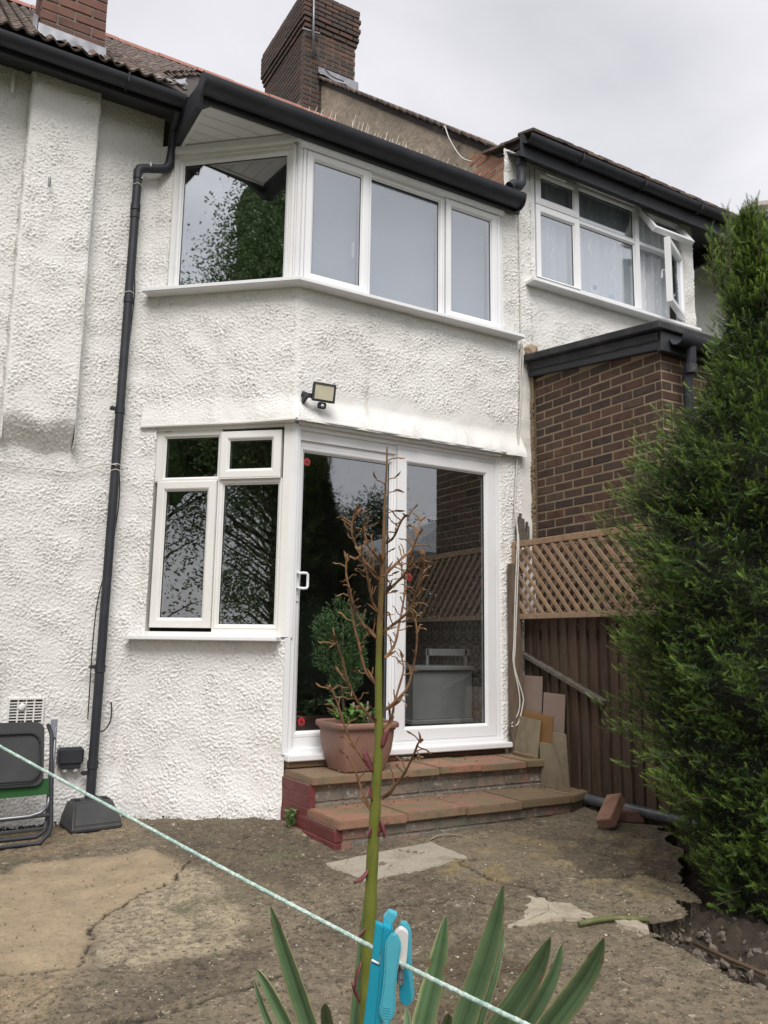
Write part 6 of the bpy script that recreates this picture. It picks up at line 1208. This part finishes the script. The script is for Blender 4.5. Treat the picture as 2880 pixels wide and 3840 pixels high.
for i in range(16):      # the rest of the rosette, below the picture
    a = i * 2.4; el_ = rr.uniform(.15, .75); b = Vector((.885, 1.555, -1.08)); d = Vector((math.cos(a) * math.cos(el_), math.sin(a) * math.cos(el_), math.sin(el_)))
    if d.y > .2 and d.z > .3: continue
    tp = b + d * rr.uniform(.28, .36); tp.z = min(tp.z, -.86); sword(b, b.lerp(tp, .5) + Vector((0, 0, .02)), tp, .02, 50 + i)

# ------------------------------------------------------------------ WASHING LINE AND PEG
rope = M('green_white_rope', (0.32, 0.46, 0.40), .7, var=[(300, (0.55, 0.62, 0.56), .45, .6, 2), (60, (0.25, 0.40, 0.34), .5, .7)], bump=(400, .8, .001))
q = catm(LINE, 24); m = MB(); m.tube(q, .0017, 8)
for ph in (0, 2.09, 4.19):          # three twisted strands
    pts = []
    for k, p in enumerate(q):
        t = (q[min(k + 1, len(q) - 1)] - q[max(k - 1, 0)]).normalized(); x = t.cross(Vector((0, 0, 1))).normalized(); y_ = x.cross(t); an = k * 1.15 + ph; pts.append(p + x * (.0009 * math.cos(an)) + y_ * (.0009 * math.sin(an)))
    m.tube(pts, .0011, 5)
tag(m.build('washing_line', rope, None, smooth=True), 'pale green twisted washing line sloping across the foreground', 'washing line')
PEG = M('turquoise_plastic', (0.012, 0.30, 0.42), .38, var=(30, (0.010, 0.27, 0.385), .4, .7)); PEGL = M('light_turquoise_grip', (0.075, 0.40, 0.50), .55, var=(30, (0.065, 0.37, 0.47), .4, .7)); PEGW = M('white_grip', (0.62, 0.60, 0.58), .6)
pg = thing('clothes_peg', (.347, .58, -.236), 'turquoise clothes peg with white inner pad clipped on the washing line', 'clothes peg')
rt = Vector((0.8612, -0.5081, 0.0138)); upv = Vector((-0.0933, -0.1313, 0.9869)); bk = Vector((-0.4996, -0.8512, -0.1605))   # bk points to the viewer's side
def pegP(px, py, d=0.0):   # millimetres in the peg's own plane: right, up, towards the garden side
    return Vector((.343, .583, -.236)) + rt * (px * .001) + upv * (py * .001) + bk * (d * .001)
def slabpeg(name, outline, d0, d1, mat, bevel=.0006): return MB().prism([pegP(x, y_, d0) for x, y_ in outline], bk * ((d1 - d0) * .001)).build(name, mat, pg, bevel=bevel, seg=2, smooth='auto')
slabpeg('leg', [(-2.5, 24.1), (3.7, 21.1), (.4, -6.0), (-3.6, -4.6), (-5.2, -3.5)], -4, 2, PEG)
slabpeg('leg', [(-6, -6.8), (1.2, -10.5), (-3.2, -58), (-12.0, -58)], -4, 2, PEG)
slabpeg('inner_leg', [(3.4, 21.5), (9.5, 18.6), (7.5, -10), (2.5, -58), (-3.5, -58), (1.0, -10)], -9, 1.2, PEG)
slabpeg('back_leg', [(3.7, 21.9), (8.2, 27.3), (14.7, 24.4), (10.7, 17.5), (14, -10), (12, -50), (8, -50), (8, -10)], -16, -9, PEGL)
def paddle(cx0, cy0, cx1, cy1, w0, wm, w1, n=14):
    a = Vector((cx0, cy0)); b = Vector((cx1, cy1)); t = (a - b).normalized(); s = Vector((t.y, -t.x)); L_, R_ = [], []
    for k in range(n + 1):
        u = k / n; c = a.lerp(b, u); w_ = (w0 * (1 - u) ** 2 + 2 * wm * u * (1 - u) + w1 * u * u) * min(1, math.sin(min(1, max(.0, u * 5.5 + .12)) * math.pi / 2)) * min(1, math.sin(min(1, (1 - u) * 5.5 + .12) * math.pi / 2)); L_.append(c + s * -w_ / 2); R_.append(c + s * w_ / 2)
    return [tuple(p) for p in L_] + [tuple(p) for p in R_[::-1]]
slabpeg('grip', paddle(12.0, 18.2, 5.6, -52.5, 15.5, 5.0, 15.0), 2, 6, PEGL, .0016)
for k in range(5): slabpeg('grip_ridge', [(2.8 + k * .1, -37.5 - k * 2.0), (8.8, -38.6 - k * 2.0), (8.8, -39.4 - k * 2.0), (2.8 + k * .1, -38.3 - k * 2.0)], 6.0, 6.5, PEGL, .0002)
slabpeg('white_pad', paddle(17.2, 18.6, 18.6, -12.5, 12, 9.5, 4.5), -5, 1, PEGW, .0014)
slabpeg('grip', paddle(19.6, 21, 23.2, -45, 13.5, 5.5, 13.0), -11, -6, PEGL, .0016)
slabpeg('grip_back', paddle(18.0, 4, 21.2, -44, 7.0, 5.5, 11.0), -6, -5, PEG, .0003)
m = MB()
for k in range(6): m.tube([pegP(16.8 + 2.4 * math.cos(a), -16 + 2.6 * math.sin(a) - k * 1.2, -2 + k * .3) for a in [j * math.pi / 6 for j in range(13)]], .0006, 5)
m.build('spring', METALG, pg, smooth=True)
MB().tube([pegP(-5.4, -4.2, 2.0), pegP(.2, -7.2, 2.0)], .0009, 6).build('spring_end', UPVC, pg, smooth=True)

# ------------------------------------------------------------------ what stands behind the camera and shows in the glass
HEART = M('tree_heart', (0.10, 0.17, 0.06), .95, var=[(9, (0.17, 0.26, 0.09), .45, .62, 5), (4, (0.05, 0.09, 0.032), .50, .64, 5)], bump=(8, 1, .2))
def tree(name, x, y, h, r, z0, n, label, colr, L=.12, W=.06, seed=0, conif=False, gaps=0.0, trunk=.14, heart=False):
    T = thing(name, (x, y, -1.4), label, 'tree', 'garden trees mirrored in the glass'); rg = np.random.default_rng(seed)
    MB().tube([(x, y, -1.45), (x + .1, y, z0 * .6 + .2), (x, y + .1, z0 + (h - z0) * .75)], [trunk, trunk * .75, trunk * .25], 8).build('trunk', BARK, T, smooth=True)
    m = MB(); cs_, ds_ = [], []
    ncl = int(n / 45)
    for i in range(ncl):
        t = rg.random(); z = z0 + (h - z0) * t; R_ = r * ((1 - t) ** .8 + .05 if conif else math.sin(math.pi * (.12 + .86 * t)) ** .7); a = rg.uniform(0, 6.28); q = R_ * math.sqrt(rg.uniform(.1, 1)); c = np.array((x + q * math.cos(a), y + q * math.sin(a), z))
        if rg.random() < gaps and z < 3.2: continue
        if i % 3 == 0: m.tube([(x, y, max(z0 - .5, z - q * .6)), tuple(c)], [.03, .008], 5, cap=False)
        s = .22 + .12 * rg.random()
        for k in range(45): o_ = rg.normal(0, s, 3); o_[2] *= .7; cs_.append(c + o_); ds_.append(np.array((math.cos(a), math.sin(a), -.3)) + rg.normal(0, .8, 3))
    if heart:
        bm = bmesh.new(); bmesh.ops.create_icosphere(bm, subdivisions=4, radius=1.0); zc_ = z0 + (h - z0) * .60
        for v_ in bm.verts: k_ = 1 + .16 * math.sin(5 * v_.co.x + 3 * v_.co.z) + .13 * math.sin(7 * v_.co.y - 4 * v_.co.z) + rg.normal(0, .05); v_.co = Vector((x + v_.co.x * r * .66 * k_, y + v_.co.y * r * .66 * k_, zc_ + v_.co.z * (h - z0) * .31 * k_))
        me_ = bpy.data.meshes.new('crown_heart'); bm.to_mesh(me_); bm.free(); me_.materials.append(HEART); place(bpy.data.objects.new('crown_heart', me_), T)
    m.build('limbs', BARK, T); leafcloud('crown', cs_, ds_, L, W, LEAFG, T, seed + 1, colr, simple=True)
DK = ((0.018, 0.042, 0.012), (0.060, 0.110, 0.030)); MD = ((0.10, 0.17, 0.055), (0.21, 0.32, 0.105))
tree('broadleaf_tree', -4.9, .75, 8.6, 1.9, .2, 110000, 'large leafy tree mirrored in the angled upper pane', MD, L=.065, W=.036, seed=1, gaps=.72, trunk=.20, heart=True)
tree('broadleaf_tree', -7.2, 2.6, 6.6, 2.0, .4, 32000, 'second leafy tree mirrored at the left of the angled panes', MD, L=.07, W=.04, seed=2, gaps=.75, heart=True)
tree('broadleaf_tree', -9.5, -1.5, 7.0, 2.4, .8, 24000, 'farther leafy tree mirrored behind the large one', DK, L=.10, W=.055, seed=3, gaps=.6)
tree('fir_tree', 11.3, -9.5, 4.1, 1.1, -1, 9000, 'pointed fir mirrored in the middle of the left door panel', DK, L=.12, W=.04, seed=4, conif=True)
tree('fir_tree', 10.5, -9.7, 3.7, 1.0, -1, 9000, 'second pointed fir mirrored left of the taller fir', DK, L=.12, W=.04, seed=5, conif=True)
tree('hedge_tree', 9.2, -10.0, 3.7, 1.6, -1, 9000, 'rounded dark tree mirrored low in the left door panel', DK, L=.12, W=.06, seed=6)
tree('hedge_tree', 13.4, -9.5, 3.3, 1.8, -1, 9000, 'rounded dark tree mirrored in the right door panel', DK, L=.13, W=.06, seed=7)
tree('hedge_tree', 7.6, -11.0, 5.0, 1.5, -1, 9000, 'tall dark tree mirrored at the left edge of the door', DK, L=.12, W=.06, seed=8)
# hedge closing the garden so that low reflections stay dark
rgx = np.random.default_rng(90); cs_ = np.stack([rgx.uniform(3, 26, 14000), -12.6 + rgx.normal(0, .5, 14000), rgx.uniform(-1.4, 1.9, 14000)], -1)
hd = leafcloud('garden_hedge', cs_, rgx.normal(0, 1, (14000, 3)), .18, .12, LEAFG, None, 91, DK); tag(hd, 'dark hedge along the far end of the garden mirrored in the door', 'hedge', kind='stuff')
gzb = thing('garden_gazebo', (9.3, -3.4, -1.4), 'grey fabric garden gazebo mirrored in the door glass', 'gazebo')
GZ = M('gazebo_fabric', (0.30, 0.31, 0.32), .85, var=(2, (0.25, 0.26, 0.27), .4, .7)); cx, cy, hs, ze, za = 9.3, -3.4, 2.6, 1.45, 2.55
cor = [(cx - hs, cy - hs, ze), (cx + hs, cy - hs, ze), (cx + hs, cy + hs, ze), (cx - hs, cy + hs, ze)]
MB().add(cor + [(cx, cy, za)], [(0, 1, 4), (1, 2, 4), (2, 3, 4), (3, 0, 4)]).build('canopy', GZ, gzb)
m = MB()
for i in range(4): a_, b_ = cor[i], cor[(i + 1) % 4]; m.add([a_, b_, (b_[0], b_[1], ze - .2), (a_[0], a_[1], ze - .2)], [(0, 1, 2, 3)])
m.build('valance', GZ, gzb)
for c in cor: MB().tube([(c[0], c[1], -1.42), c], .03, 8).build('pole', METALG, gzb, smooth=True)
